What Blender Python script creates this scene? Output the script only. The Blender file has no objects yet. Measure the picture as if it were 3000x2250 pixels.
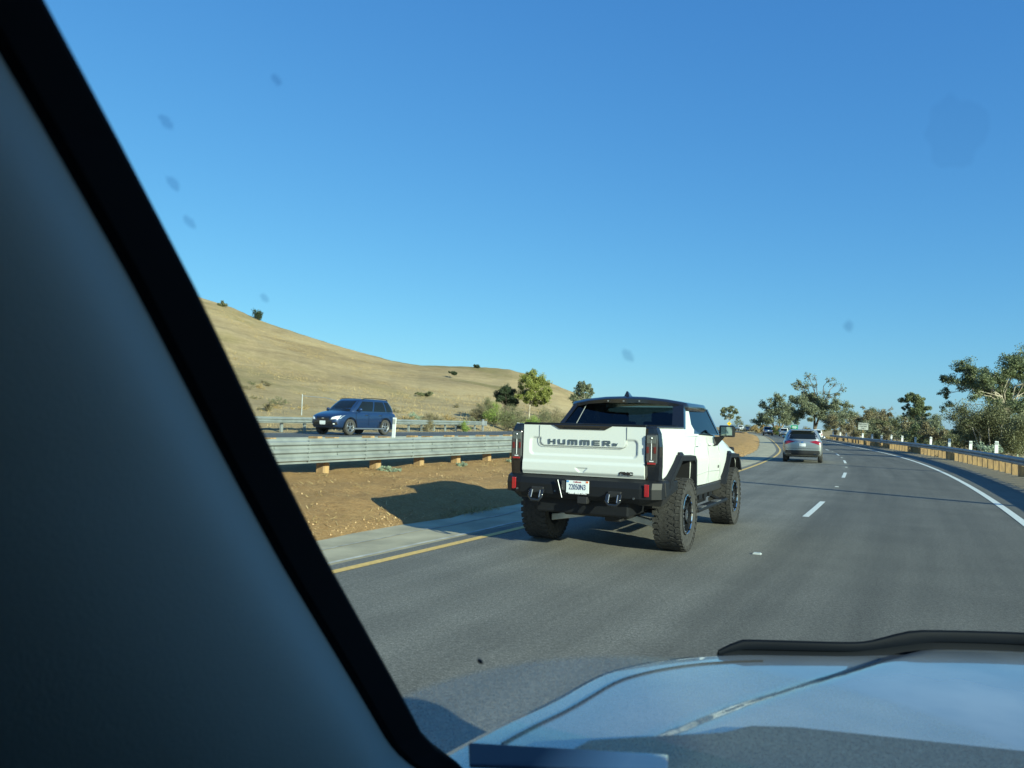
import bpy, bmesh, math, random
import numpy as np
from mathutils import Vector, Matrix, noise
from mathutils.bvhtree import BVHTree

SC = bpy.context.scene
COL = SC.collection
R = math.radians
random.seed(7)

# ------------------------------------------------------------------ camera
CAM_H, PITCH, ROLL, FPX = 1.666, R(2.80), R(1.374), 2260.0
cd = bpy.data.cameras.new("camera")
cam = bpy.data.objects.new("camera", cd)
COL.objects.link(cam)
cd.sensor_fit = 'HORIZONTAL'
cd.sensor_width = 36.0
cd.lens = 36.0 * FPX / 3000.0
cd.clip_start = 0.02
cd.clip_end = 9000
cd.dof.use_dof = True
cd.dof.focus_distance = 14.0
cd.dof.aperture_fstop = 5.6
CAMM = (Matrix.Translation((0, 0, CAM_H)) @ Matrix.Rotation(R(90) + PITCH, 4, 'X')
                    @ Matrix.Rotation(ROLL, 4, 'Z'))
cam.matrix_world = CAMM
SC.camera = cam

# ------------------------------------------------------------------ sky and sun
SUN_EL, SUN_AZ = R(19.0), R(141.0)          # azimuth clockwise from +Y
world = bpy.data.worlds.new("World")
SC.world = world
world.use_nodes = True
wn = world.node_tree.nodes
wl = world.node_tree.links
bg = wn["Background"]
sky = wn.new("ShaderNodeTexSky")
sky.sky_type = 'NISHITA'
sky.sun_disc = False
sky.sun_elevation = SUN_EL
sky.sun_rotation = SUN_AZ
sky.altitude = 100
sky.air_density = 1.0
sky.dust_density = 0.3
sky.ozone_density = 6.0
sep = wn.new("ShaderNodeSeparateColor"); cmb = wn.new("ShaderNodeCombineColor")   # the clear deep-blue evening air
wl.new(sky.outputs[0], sep.inputs[0])
for i_, (g_, k_) in enumerate(((0.93, 0.597), (0.74, 0.958), (0.46, 1.917))):
    pw_ = wn.new("ShaderNodeMath"); pw_.operation = 'POWER'; pw_.inputs[1].default_value = g_; wl.new(sep.outputs[i_], pw_.inputs[0])
    ml_ = wn.new("ShaderNodeMath"); ml_.operation = 'MULTIPLY'; ml_.inputs[1].default_value = k_; wl.new(pw_.outputs[0], ml_.inputs[0])
    wl.new(ml_.outputs[0], cmb.inputs[i_])
wl.new(cmb.outputs[0], bg.inputs[0])
bg.inputs[1].default_value = 0.12
sd = bpy.data.lights.new("sun", 'SUN')
sd.energy = 5.0
sd.angle = R(0.53)
sd.color = (1.0, 0.91, 0.76)
sun = bpy.data.objects.new("sun", sd)
COL.objects.link(sun)
sdir = Vector((math.sin(SUN_AZ) * math.cos(SUN_EL), math.cos(SUN_AZ) * math.cos(SUN_EL), math.sin(SUN_EL)))
sun.rotation_euler = sdir.to_track_quat('Z', 'Y').to_euler()
sun.location = (20, -20, 30)
SC.view_settings.view_transform = 'Standard'
SC.view_settings.look = 'None'
SC.view_settings.exposure = 0.9
SC.view_settings.gamma = 1.0
SC.view_settings.use_curve_mapping = False
SC.cycles.max_bounces = 8
SC.cycles.transparent_max_bounces = 16

# ------------------------------------------------------------------ helpers
def tag(o, label=None, cat=None, group=None, kind=None):
    if label: o["label"] = label
    if cat: o["category"] = cat
    if group: o["group"] = group
    if kind: o["kind"] = kind
    return o

def empty(name, loc=(0, 0, 0), rz=0.0, lean=True, parent=None):
    o = bpy.data.objects.new(name, None)
    o.empty_display_size = 0.3
    COL.objects.link(o)
    o.location = loc
    o.rotation_euler = (0, 0, rz)
    if parent: o.parent = parent
    return o

def mesh(name, verts, faces, mat=None, parent=None, smooth=False, bevel=0.0, sub=0, uvs=None, seg=2):
    me = bpy.data.meshes.new(name)
    me.from_pydata([tuple(v) for v in verts], [], faces)
    me.update()
    if mat:
        for m in (mat if isinstance(mat, (list, tuple)) else [mat]): me.materials.append(m)
    if uvs is not None:
        uv = me.uv_layers.new(name="UVMap")
        for l in me.loops: uv.data[l.index].uv = uvs[l.vertex_index]
    if smooth: me.shade_smooth()
    o = bpy.data.objects.new(name, me)
    COL.objects.link(o)
    if parent: o.parent = parent
    if bevel:
        b = o.modifiers.new("bevel", 'BEVEL'); b.width = bevel; b.segments = seg; b.limit_method = 'ANGLE'; b.angle_limit = R(35)
    if sub:
        s = o.modifiers.new("sub", 'SUBSURF'); s.levels = sub; s.render_levels = sub
    return o

class MB:
    """collects shapes into one mesh"""
    def __init__(s): s.v = []; s.f = []
    def add(s, v, f):
        n = len(s.v); s.v += [tuple(p) for p in v]; s.f += [tuple(i + n for i in q) for q in f]; return s
    def box(s, c, d, rot=None):
        m = rot or Matrix.Identity(3)
        x, y, z = d[0] / 2, d[1] / 2, d[2] / 2
        P = [Vector((i * x, j * y, k * z)) for k in (-1, 1) for j in (-1, 1) for i in (-1, 1)]
        P = [m @ p + Vector(c) for p in P]
        return s.add(P, [(0, 2, 3, 1), (4, 5, 7, 6), (0, 1, 5, 4), (2, 6, 7, 3), (0, 4, 6, 2), (1, 3, 7, 5)])
    def hexa(s, P):   # 8 pts: bottom loop 4, top loop 4
        return s.add(P, [(3, 2, 1, 0), (4, 5, 6, 7), (0, 1, 5, 4), (1, 2, 6, 5), (2, 3, 7, 6), (3, 0, 4, 7)])
    def prism(s, poly, axis, a, b):
        """extrude a 2D polygon; axis 'x': poly=(y,z); 'y': (x,z); 'z': (x,y)"""
        def P(p, t):
            return {'x': (t, p[0], p[1]), 'y': (p[0], t, p[1]), 'z': (p[0], p[1], t)}[axis]
        n = len(poly)
        v = [P(p, a) for p in poly] + [P(p, b) for p in poly]
        f = [tuple(range(n)), tuple(range(2 * n - 1, n - 1, -1))] + [(i, n + i, n + (i + 1) % n, (i + 1) % n) for i in range(n)]
        return s.add(v, f)
    def tube(s, pts, r, n=8, closed=False):
        pts = [Vector(p) for p in pts]
        rr = r if isinstance(r, (list, tuple)) else [r] * len(pts)
        base = len(s.v); V = []; F = []
        up = Vector((0, 0, 1)); pu = None
        for i, p in enumerate(pts):
            a = pts[i - 1] if (i > 0 or closed) else pts[i]
            b = pts[(i + 1) % len(pts)] if (i < len(pts) - 1 or closed) else pts[i]
            t = (b - a).normalized()
            if pu is None:
                pu = t.cross(up if abs(t.z) < 0.9 else Vector((1, 0, 0))).normalized()
            u = (pu - t * pu.dot(t)).normalized(); pu = u
            w = t.cross(u)
            for k in range(n):
                an = 2 * math.pi * k / n
                V.append(p + (u * math.cos(an) + w * math.sin(an)) * rr[i])
        m = len(pts)
        for i in range(m if closed else m - 1):
            for k in range(n):
                j = (i + 1) % m
                F.append((i * n + k, i * n + (k + 1) % n, j * n + (k + 1) % n, j * n + k))
        if not closed:
            F.append(tuple(range(n - 1, -1, -1))); F.append(tuple((m - 1) * n + k for k in range(n)))
        return s.add(V, F)
    def lathe(s, prof, n=32, c=(0, 0, 0), axis='x'):
        """prof: (along axis, radius)"""
        V = []; F = []
        for (a, r) in prof:
            for k in range(n):
                t = 2 * math.pi * k / n
                q = (a, r * math.cos(t), r * math.sin(t)) if axis == 'x' else ((r * math.cos(t), a, r * math.sin(t)) if axis == 'y' else (r * math.cos(t), r * math.sin(t), a))
                V.append((q[0] + c[0], q[1] + c[1], q[2] + c[2]))
        for i in range(len(prof) - 1):
            for k in range(n):
                F.append((i * n + k, i * n + (k + 1) % n, (i + 1) * n + (k + 1) % n, (i + 1) * n + k))
        return s.add(V, F)
    def grid(s, rows):
        n = len(rows[0]); V = [p for r_ in rows for p in r_]
        F = [(i * n + j, i * n + j + 1, (i + 1) * n + j + 1, (i + 1) * n + j) for i in range(len(rows) - 1) for j in range(n - 1)]
        return s.add(V, F)
    def build(s, name, mat=None, parent=None, **k):
        o = mesh(name, s.v, s.f, mat, parent, **k)
        bm = bmesh.new(); bm.from_mesh(o.data)
        bmesh.ops.recalc_face_normals(bm, faces=bm.faces)
        bm.to_mesh(o.data); bm.free()
        return o

def rz(a): return Matrix.Rotation(a, 3, 'Z')
def rx(a): return Matrix.Rotation(a, 3, 'X')
def ry(a): return Matrix.Rotation(a, 3, 'Y')

def bake(o):
    """apply the modifiers"""
    dg = bpy.context.evaluated_depsgraph_get()
    me = bpy.data.meshes.new_from_object(o.evaluated_get(dg))
    o.modifiers.clear(); old = o.data; o.data = me; bpy.data.meshes.remove(old)
    return o

def cut(o, cutter):
    cutter.parent = o.parent
    m = o.modifiers.new("cut", 'BOOLEAN'); m.operation = 'DIFFERENCE'; m.object = cutter; m.solver = 'EXACT'
    bpy.context.view_layer.update()
    bake(o)
    me = cutter.data
    bpy.data.objects.remove(cutter); bpy.data.meshes.remove(me)
    return o

def copy_tree(o, parent=None):
    c = o.copy(); COL.objects.link(c)
    if parent: c.parent = parent
    for ch in o.children: copy_tree(ch, c)
    return c

# ------------------------------------------------------------------ materials
def mat(name, color, rough=0.6, metal=0.0, var=0.0, scale=5.0, bump=0.0, bscale=None, coat=0.0, spec=0.5, col2=None, detail=6, coords='Object', stretch=None):
    m = bpy.data.materials.new(name); m.use_nodes = True
    nt = m.node_tree; n = nt.nodes; l = nt.links; b = n["Principled BSDF"]
    b.inputs["Base Color"].default_value = (*color, 1)
    b.inputs["Roughness"].default_value = rough
    b.inputs["Metallic"].default_value = metal
    b.inputs["Specular IOR Level"].default_value = spec
    b.inputs["Coat Weight"].default_value = coat
    b.inputs["Coat Roughness"].default_value = 0.04
    if var or col2 or bump:
        tc = n.new("ShaderNodeTexCoord"); src = tc.outputs[coords]
        if stretch:
            mp = n.new("ShaderNodeMapping"); mp.inputs["Scale"].default_value = stretch
            l.new(src, mp.inputs[0]); src = mp.outputs[0]
    if var or col2:
        nz = n.new("ShaderNodeTexNoise"); nz.inputs["Scale"].default_value = scale; nz.inputs["Detail"].default_value = detail
        l.new(src, nz.inputs["Vector"])
        cr = n.new("ShaderNodeValToRGB")
        c2 = col2 or tuple(c * (1 - var) for c in color)
        c1 = color if col2 else tuple(min(1, c * (1 + var)) for c in color)
        cr.color_ramp.elements[0].position = 0.35; cr.color_ramp.elements[1].position = 0.65
        cr.color_ramp.elements[0].color = (*c2, 1); cr.color_ramp.elements[1].color = (*c1, 1)
        l.new(nz.outputs["Fac"], cr.inputs[0]); l.new(cr.outputs[0], b.inputs["Base Color"])
    if bump:
        nb = n.new("ShaderNodeTexNoise"); nb.inputs["Scale"].default_value = bscale or scale * 4; nb.inputs["Detail"].default_value = 5
        l.new(src, nb.inputs["Vector"])
        bp = n.new("ShaderNodeBump"); bp.inputs["Strength"].default_value = bump; bp.inputs["Distance"].default_value = 0.02
        l.new(nb.outputs["Fac"], bp.inputs["Height"]); l.new(bp.outputs[0], b.inputs["Normal"])
    return m

def leaf_mat(name, c1, c2, trans=0.25, rough=0.6):
    m = bpy.data.materials.new(name); m.use_nodes = True
    nt = m.node_tree; n = nt.nodes; l = nt.links; b = n["Principled BSDF"]
    ge = n.new("ShaderNodeNewGeometry"); cr = n.new("ShaderNodeValToRGB")
    cr.color_ramp.elements[0].color = (*c1, 1); cr.color_ramp.elements[1].color = (*c2, 1)
    l.new(ge.outputs["Random Per Island"], cr.inputs[0]); l.new(cr.outputs[0], b.inputs["Base Color"])
    b.inputs["Roughness"].default_value = rough
    tr = n.new("ShaderNodeBsdfTranslucent"); l.new(cr.outputs[0], tr.inputs[0])
    mx = n.new("ShaderNodeMixShader"); mx.inputs[0].default_value = trans
    l.new(b.outputs[0], mx.inputs[1]); l.new(tr.outputs[0], mx.inputs[2])
    l.new(mx.outputs[0], n["Material Output"].inputs[0])
    return m

def pane_mat(name, tint, gloss_rough=0.03, refl=1.0):
    m = bpy.data.materials.new(name); m.use_nodes = True
    nt = m.node_tree; n = nt.nodes; l = nt.links
    n.remove(n["Principled BSDF"])
    t = n.new("ShaderNodeBsdfTransparent"); t.inputs[0].default_value = (*tint, 1)
    g = n.new("ShaderNodeBsdfGlossy"); g.inputs["Roughness"].default_value = gloss_rough
    lw = n.new("ShaderNodeLayerWeight"); lw.inputs[0].default_value = 0.5
    pw = n.new("ShaderNodeMath"); pw.operation = 'POWER'; l.new(lw.outputs["Facing"], pw.inputs[0]); pw.inputs[1].default_value = 5.0
    fr = n.new("ShaderNodeMath"); fr.operation = 'MULTIPLY_ADD'; l.new(pw.outputs[0], fr.inputs[0]); fr.inputs[1].default_value = 0.9 * refl; fr.inputs[2].default_value = 0.06 * refl
    mx = n.new("ShaderNodeMixShader")
    l.new(fr.outputs[0], mx.inputs[0]); l.new(t.outputs[0], mx.inputs[1]); l.new(g.outputs[0], mx.inputs[2])
    l.new(mx.outputs[0], n["Material Output"].inputs[0])
    return m

M = {}
M['white_paint'] = mat('white_paint', (0.64, 0.66, 0.63), 0.32, coat=0.6)
M['blue_paint'] = mat('blue_paint', (0.014, 0.038, 0.105), 0.3, metal=0.35, coat=0.8)
M['silver_paint'] = mat('silver_paint', (0.40, 0.42, 0.41), 0.34, metal=0.7, coat=0.7)
M['slate_paint'] = mat('slate_paint', (0.16, 0.22, 0.33), 0.35, metal=0.6, coat=0.7)
M['dark_paint'] = mat('dark_paint', (0.03, 0.032, 0.035), 0.3, coat=0.8)
M['gloss_black'] = mat('gloss_black', (0.010, 0.011, 0.014), 0.12, coat=0.5)
M['satin_black'] = mat('satin_black', (0.009, 0.010, 0.012), 0.5, spec=.25)
M['plastic'] = mat('black_plastic', (0.014, 0.014, 0.015), 0.6)
M['cladding'] = mat('cladding', (0.022, 0.022, 0.023), 0.55)
M['dark_glass'] = mat('dark_glass', (0.008, 0.011, 0.012), 0.05, spec=0.4)
M['tint_glass'] = pane_mat('tint_glass', (0.16, 0.20, 0.19))
M['tint_glass_side'] = pane_mat('tint_glass_side', (0.13, 0.16, 0.17))
M['chrome'] = mat('chrome', (0.7, 0.71, 0.72), 0.12, metal=1.0)
M['alloy'] = mat('alloy', (0.55, 0.56, 0.57), 0.3, metal=0.9)
M['aluminium'] = mat('aluminium', (0.85, 0.86, 0.80), 0.5, metal=0.15, var=0.1, scale=8)
M['seam'] = mat('seam_line', (.22, .23, .22), .8)  # even grey for the panel gap and glass edge lines
M['rubber'] = mat('rubber', (0.045, 0.043, 0.040), 0.85, var=0.25, scale=14, bump=0.3)
M['tread'] = mat('tread_rubber', (0.034, 0.033, 0.031), 0.9, var=0.3, scale=20, bump=0.3)
M['red_lens'] = mat('red_lens', (0.30, 0.010, 0.016), 0.15, coat=1.0)
M['dark_red_lens'] = mat('dark_red_lens', (0.12, 0.012, 0.014), 0.12, coat=1.0)
M['clear_lens'] = mat('clear_lens', (0.72, 0.75, 0.76), 0.12, coat=1.0)
M['smoke_lens'] = mat('smoke_lens', (0.06, 0.062, 0.066), 0.08, coat=1.0)
M['plate_white'] = mat('plate_white', (0.72, 0.75, 0.76), 0.4)
M['plate_blue'] = mat('plate_blue', (0.02, 0.04, 0.12), 0.5)
M['ink_red'] = mat('ink_red', (0.45, 0.05, 0.05), 0.5)
M['ink_black'] = mat('ink_black', (0.02, 0.02, 0.02), 0.5)
M['orange'] = mat('orange_sticker', (0.75, 0.16, 0.04), 0.5)
M['cyan'] = mat('blue_sticker', (0.08, 0.3, 0.6), 0.5)
M['white_text'] = mat('white_text', (0.85, 0.86, 0.86), 0.4)
M['galv'] = mat('galvanised_steel', (0.24, 0.265, 0.26), 0.5, metal=0.25, var=0.14, scale=3.0, bump=0.05)
M['galv_old'] = mat('weathered_steel', (0.30, 0.32, 0.33), 0.5, metal=0.4, var=0.2, scale=2.0)
M['wood'] = mat('post_wood', (0.42, 0.27, 0.12), 0.85, col2=(0.26, 0.17, 0.09), scale=9, bump=0.4, stretch=(1, 1, 0.25))
M['white_plastic'] = mat('white_plastic', (0.80, 0.82, 0.80), 0.5)
M['reflector'] = mat('reflector_tape', (0.40, 0.42, 0.40), 0.3)
M['yellow_sign'] = mat('yellow_sign', (0.80, 0.52, 0.02), 0.45)
M['green_sign'] = mat('green_sign', (0.02, 0.30, 0.16), 0.45)
M['sign_white'] = mat('sign_white', (0.50, 0.52, 0.46), 0.5)
M['sign_back'] = mat('sign_steel', (0.35, 0.36, 0.36), 0.5, metal=0.5)
M['trunk_pale'] = mat('pale_bark', (0.52, 0.46, 0.36), 0.9, col2=(0.24, 0.20, 0.15), scale=3, bump=0.4)
M['trunk_dark'] = mat('dark_bark', (0.13, 0.10, 0.075), 0.95, var=0.4, scale=4, bump=0.5)
M['leaf_euc'] = leaf_mat('eucalyptus_leaf', (0.077, 0.108, 0.049), (0.231, 0.261, 0.123))
M['leaf_euc2'] = leaf_mat('grey_green_leaf', (0.103, 0.126, 0.075), (0.265, 0.283, 0.163))
M['leaf_olive'] = leaf_mat('olive_leaf', (0.124, 0.153, 0.030), (0.339, 0.345, 0.084))
M['leaf_dark'] = leaf_mat('dark_oak_leaf', (0.017, 0.035, 0.015), (0.055, 0.081, 0.032))
M['leaf_brown'] = leaf_mat('dry_leaf', (0.131, 0.111, 0.063), (0.315, 0.267, 0.140))
M['leaf_scrub'] = leaf_mat('scrub_leaf', (0.079, 0.096, 0.039), (0.233, 0.227, 0.113))
M['leaf_green'] = leaf_mat('fresh_leaf', (0.124, 0.202, 0.031), (0.341, 0.419, 0.093))
M['leaf_sage'] = leaf_mat('sage_leaf', (0.202, 0.264, 0.186), (0.403, 0.480, 0.341))
M['grass_dry'] = leaf_mat('dry_grass', (0.26, 0.18, 0.07), (0.58, 0.43, 0.20), trans=0.3)

# ------------------------------------------------------------------ road frame
S0, S1 = -90, 430
def heading(s):
    if s < 57: return R(28.14) - s / 329.2
    h57 = R(28.14) - 57 / 329.2
    if s < 165: return h57 - (s - 57) * R(1.6) / 108
    return h57 - R(1.6) - (s - 165) / 600.0
_S = np.arange(S0, S1 + 0.5, 0.5)
_P = np.zeros((len(_S), 2)); _H = np.array([heading(s) for s in _S])
i0 = int((0 - S0) / 0.5)
_P[i0] = (3.148, 10.0)
for i in range(i0 + 1, len(_S)):
    h = (_H[i] + _H[i - 1]) / 2; _P[i] = _P[i - 1] + 0.5 * np.array([math.sin(h), math.cos(h)])
for i in range(i0 - 1, -1, -1):
    h = (_H[i] + _H[i + 1]) / 2; _P[i] = _P[i + 1] - 0.5 * np.array([math.sin(h), math.cos(h)])
def hs(s): return float(np.interp(s, _S, _H))
def rd(u, s, z=0.0):
    h = hs(s)
    return Vector((float(np.interp(s, _S, _P[:, 0])) + u * math.cos(h), float(np.interp(s, _S, _P[:, 1])) - u * math.sin(h), z))
def us_arr(X, Y):
    """lateral offset and chainage of points"""
    P = np.stack([X, Y], -1)
    idx = np.zeros(len(P), int)
    for c in range(0, len(P), 4000):
        d = ((P[c:c + 4000, None, :] - _P[None, ::4, :]) ** 2).sum(-1)
        idx[c:c + 4000] = d.argmin(1) * 4
    h = _H[idx]; D = P - _P[idx]
    u = D[:, 0] * np.cos(h) - D[:, 1] * np.sin(h); t = D[:, 0] * np.sin(h) + D[:, 1] * np.cos(h)
    return u, _S[idx] + t

def opp_u(s):   # the oncoming carriageway draws closer far away
    return float(np.interp(s, [-90, 80, 220, 430], [0, 0, 11.3, 11.6]))
def opp_z(s): return float(np.interp(s, [-90, 60, 200, 430], [0.85, 0.85, 0.40, 0.40]))

def sm(t): t = np.clip(t, 0, 1); return t * t * (3 - 2 * t)
RIDGE_W = 120.0
RIDGE_PX = [(-600, 560), (-200, 690), (200, 770), (420, 830), (586, 879), (678, 906), (759, 942), (868, 979), (1003, 1020), (1139, 1055), (1234, 1071), (1356, 1078), (1492, 1089), (1560, 1104), (1627, 1128), (1682, 1153), (1740, 1190), (1850, 1232), (1950, 1250)]
_az = []; _te = []
for (px, py) in RIDGE_PX:      # the ridge seen as bearing and rise
    dx, dy = (px - 1500) / FPX, -(py - 1125) / FPX
    xr = dx * math.cos(ROLL) - dy * math.sin(ROLL); yr = dx * math.sin(ROLL) + dy * math.cos(ROLL)
    fy = math.cos(PITCH) - yr * math.sin(PITCH); fz = math.sin(PITCH) + yr * math.cos(PITCH)
    _az.append(math.atan2(xr, fy)); _te.append(fz / math.hypot(xr, fy))
_az = np.array(_az); _te = np.array(_te)

def terrain(X, Y):
    X = np.asarray(X, float); Y = np.asarray(Y, float)
    u, s = us_arr(X, Y)
    ou = np.interp(s, [-90, 80, 220, 430], [0, 0, 11.3, 11.6])
    oz = np.interp(s, [-90, 60, 200, 430], [0.85, 0.85, 0.40, 0.40])
    k = oz / 0.85
    # left side profile: dirt bank, rail, oncoming road, verge
    ul = u - 0.0
    w = 1 - ou / 15.5   # the median narrows
    xp = [-16.2, -15.6, -12.0, -9.2, -8.0, -6.5, -5.75, -5.4, -5.2]
    zp = [0.80, 0.80, 0.62, 0.46, 0.38, 0.27, 0.10, 0.01, -0.06]
    z = np.interp(np.where(u < -5.4, -5.4 + (u + 5.4) / np.maximum(w, .25), u), xp, zp)
    z = np.where(u < -5.4, z * k, z)
    lo = -15.6 + ou
    under = (u > lo - 9.4) & (u < lo - 0.3)
    z = np.where(u <= lo, oz - 0.05, z)
    edge = lo - 9.7
    # the road bed
    z = np.where((u > -5.2) & (u < 5.0), -0.06, z)
    z = np.where(u >= 5.0, np.interp(u, [5.0, 5.15, 6.6, 8.0, 12, 30, 120], [-0.06, -0.012, -0.01, -0.15, -0.5, -1.2, -4.2]), z)
    # the hill
    az = np.arctan2(X, Y); d = np.hypot(X, Y)
    te = np.interp(az, _az, _te)
    front = Y > -60
    te = np.where(front, te, 0.2)
    RW = RIDGE_W
    dist = edge - u          # metres beyond the verge edge
    d0 = np.interp(az, _AZ, _D0) if _D0 is not None else 1e5
    t = np.where(dist > 0, np.maximum((d - d0) / RW, 0), -1)
    ridge = CAM_H + d * te
    fall = 1 - 0.35 * sm((t - 1) / 2.0)
    prof = 0.10 * sm(t / 0.07) * 1.0 + 0.90 * (0.55 * sm(t) + 0.45 * np.clip(t, 0, 1))
    zh = oz + np.clip(ridge - oz, 0, 500) * np.clip(prof, 0, 1) * fall
    gate = sm((te + 0.004) / 0.02)
    zh = oz + (zh - oz) * np.clip(gate, 0, 1)
    flat = oz + 0.03 * np.clip(dist, 0, 60)
    zh = np.maximum(zh, flat * 0 + oz)
    z = np.where(dist > 0, zh, z)
    return z, u, s

_AZ = np.radians(np.arange(-180, 180, 0.5)); _D0 = None
def _cross():
    global _D0
    ds = np.concatenate([np.arange(2, 200, 1.0), np.arange(200, 900, 6.0)]); _D0 = np.full(len(_AZ), 1e5)
    for i, a in enumerate(_AZ):
        if a > R(16) or a < -R(150): continue
        u, s = us_arr(ds * math.sin(a), ds * math.cos(a))
        e = -25.3 + np.interp(s, [-90, 80, 220, 430], [0, 0, 11.3, 11.6])
        k = np.argmax(u < e)
        if (u < e).any(): _D0[i] = ds[k]
_cross()
def ground_z(x, y):
    z, _, _ = terrain(np.array([x]), np.array([y])); return float(z[0])

# ------------------------------------------------------------------ ground sheet (polar, fine ahead, coarse behind)
def ground_material():
    m = bpy.data.materials.new("ground"); m.use_nodes = True
    nt = m.node_tree; n = nt.nodes; l = nt.links; b = n["Principled BSDF"]; b.inputs["Roughness"].default_value = 0.95
    b.inputs["Specular IOR Level"].default_value = 0.1
    tc = n.new("ShaderNodeTexCoord"); uv = n.new("ShaderNodeUVMap")
    def noise_(sc, det=6, rough=0.6, src=None, dist=0.0):
        x = n.new("ShaderNodeTexNoise"); x.inputs["Scale"].default_value = sc; x.inputs["Detail"].default_value = det; x.inputs["Roughness"].default_value = rough
        x.inputs["Distortion"].default_value = dist
        l.new(src or tc.outputs["Object"], x.inputs["Vector"]); return x.outputs["Fac"]
    def ramp(f, a, b_, p0=0.3, p1=0.7):
        c = n.new("ShaderNodeValToRGB"); c.color_ramp.elements[0].position = p0; c.color_ramp.elements[1].position = p1
        c.color_ramp.elements[0].color = (*a, 1); c.color_ramp.elements[1].color = (*b_, 1); l.new(f, c.inputs[0]); return c.outputs[0]
    def mix(f, a, b_, t='MIX'):
        x = n.new("ShaderNodeMix"); x.data_type = 'RGBA'; x.blend_type = t
        if isinstance(f, float): x.inputs[0].default_value = f
        else: l.new(f, x.inputs[0])
        l.new(a, x.inputs[6]); l.new(b_, x.inputs[7]); return x.outputs[2]
    # dirt of the median
    dirt = ramp(noise_(1.3, 8, .7), (0.36, 0.190, 0.072), (0.49, 0.28, 0.108))
    dirt = mix(0.4, dirt, ramp(noise_(3.2, 8, .85, dist=.6), (0.20, 0.10, 0.038), (0.58, 0.38, 0.17), .4, .6))
    dirt = mix(0.5, dirt, ramp(noise_(18, 8, .85), (0.18, 0.095, 0.036), (0.70, 0.46, 0.22)))
    dirt = mix(ramp(noise_(60, 3), (0, 0, 0), (1, 1, 1), .62, .70), dirt, ramp(noise_(60, 2), (0.4, 0.3, 0.18), (0.5, 0.38, 0.24)))
    # dry grass of the hills
    g = ramp(noise_(0.06, 8, .7, dist=1.0), (0.27, 0.185, 0.092), (0.45, 0.34, 0.18))
    g = mix(0.5, g, ramp(noise_(0.45, 9, .85), (0.18, 0.125, 0.062), (0.56, 0.43, 0.24), .38, .62))
    g = mix(0.4, g, ramp(noise_(2.6, 8, .85), (0.14, 0.10, 0.05), (0.62, 0.49, 0.28), .38, .62))
    mp = n.new("ShaderNodeMapping"); mp.inputs["Scale"].default_value = (0.02, 0.02, 0.35); l.new(tc.outputs["Object"], mp.inputs[0])
    g = mix(0.42, g, ramp(noise_(1.0, 8, .75, mp.outputs[0], 0.8), (0.17, 0.115, 0.06), (0.52, 0.40, 0.22), .38, .62))
    gm = ramp(noise_(0.035, 5, .6), (0, 0, 0), (0.6, 0.6, 0.6), .53, .66)
    g = mix(gm, g, ramp(noise_(1.5, 6, .7), (0.13, 0.12, 0.045), (0.22, 0.19, 0.075)))
    # gravel at the right of the road
    gr = ramp(noise_(25, 8, .8), (0.20, 0.16, 0.11), (0.42, 0.35, 0.25))
    # masks from the lateral offset stored in UV.x
    sx = n.new("ShaderNodeSeparateXYZ"); l.new(uv.outputs[0], sx.inputs[0])
    wob = n.new("ShaderNodeMath"); wob.operation = 'MULTIPLY_ADD'; l.new(noise_(0.7), wob.inputs[0]); wob.inputs[1].default_value = 1.2; l.new(sx.outputs[0], wob.inputs[2])
    def mr(f, a, b_):
        x = n.new("ShaderNodeMapRange"); x.inputs[1].default_value = a; x.inputs[2].default_value = b_; l.new(f, x.inputs[0]); return x.outputs[0]
    c = mix(mr(wob.outputs[0], -11.5, -10.2), g, dirt)
    c = mix(mr(wob.outputs[0], 3.0, 4.5), c, gr)
    c = mix(mr(wob.outputs[0], 7.2, 8.8), c, g)
    l.new(c, b.inputs["Base Color"])
    bp = n.new("ShaderNodeBump"); bp.inputs["Strength"].default_value = 0.9; bp.inputs["Distance"].default_value = 0.12
    l.new(noise_(7, 8, .8), bp.inputs["Height"]); l.new(bp.outputs[0], b.inputs["Normal"])
    return m

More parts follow.
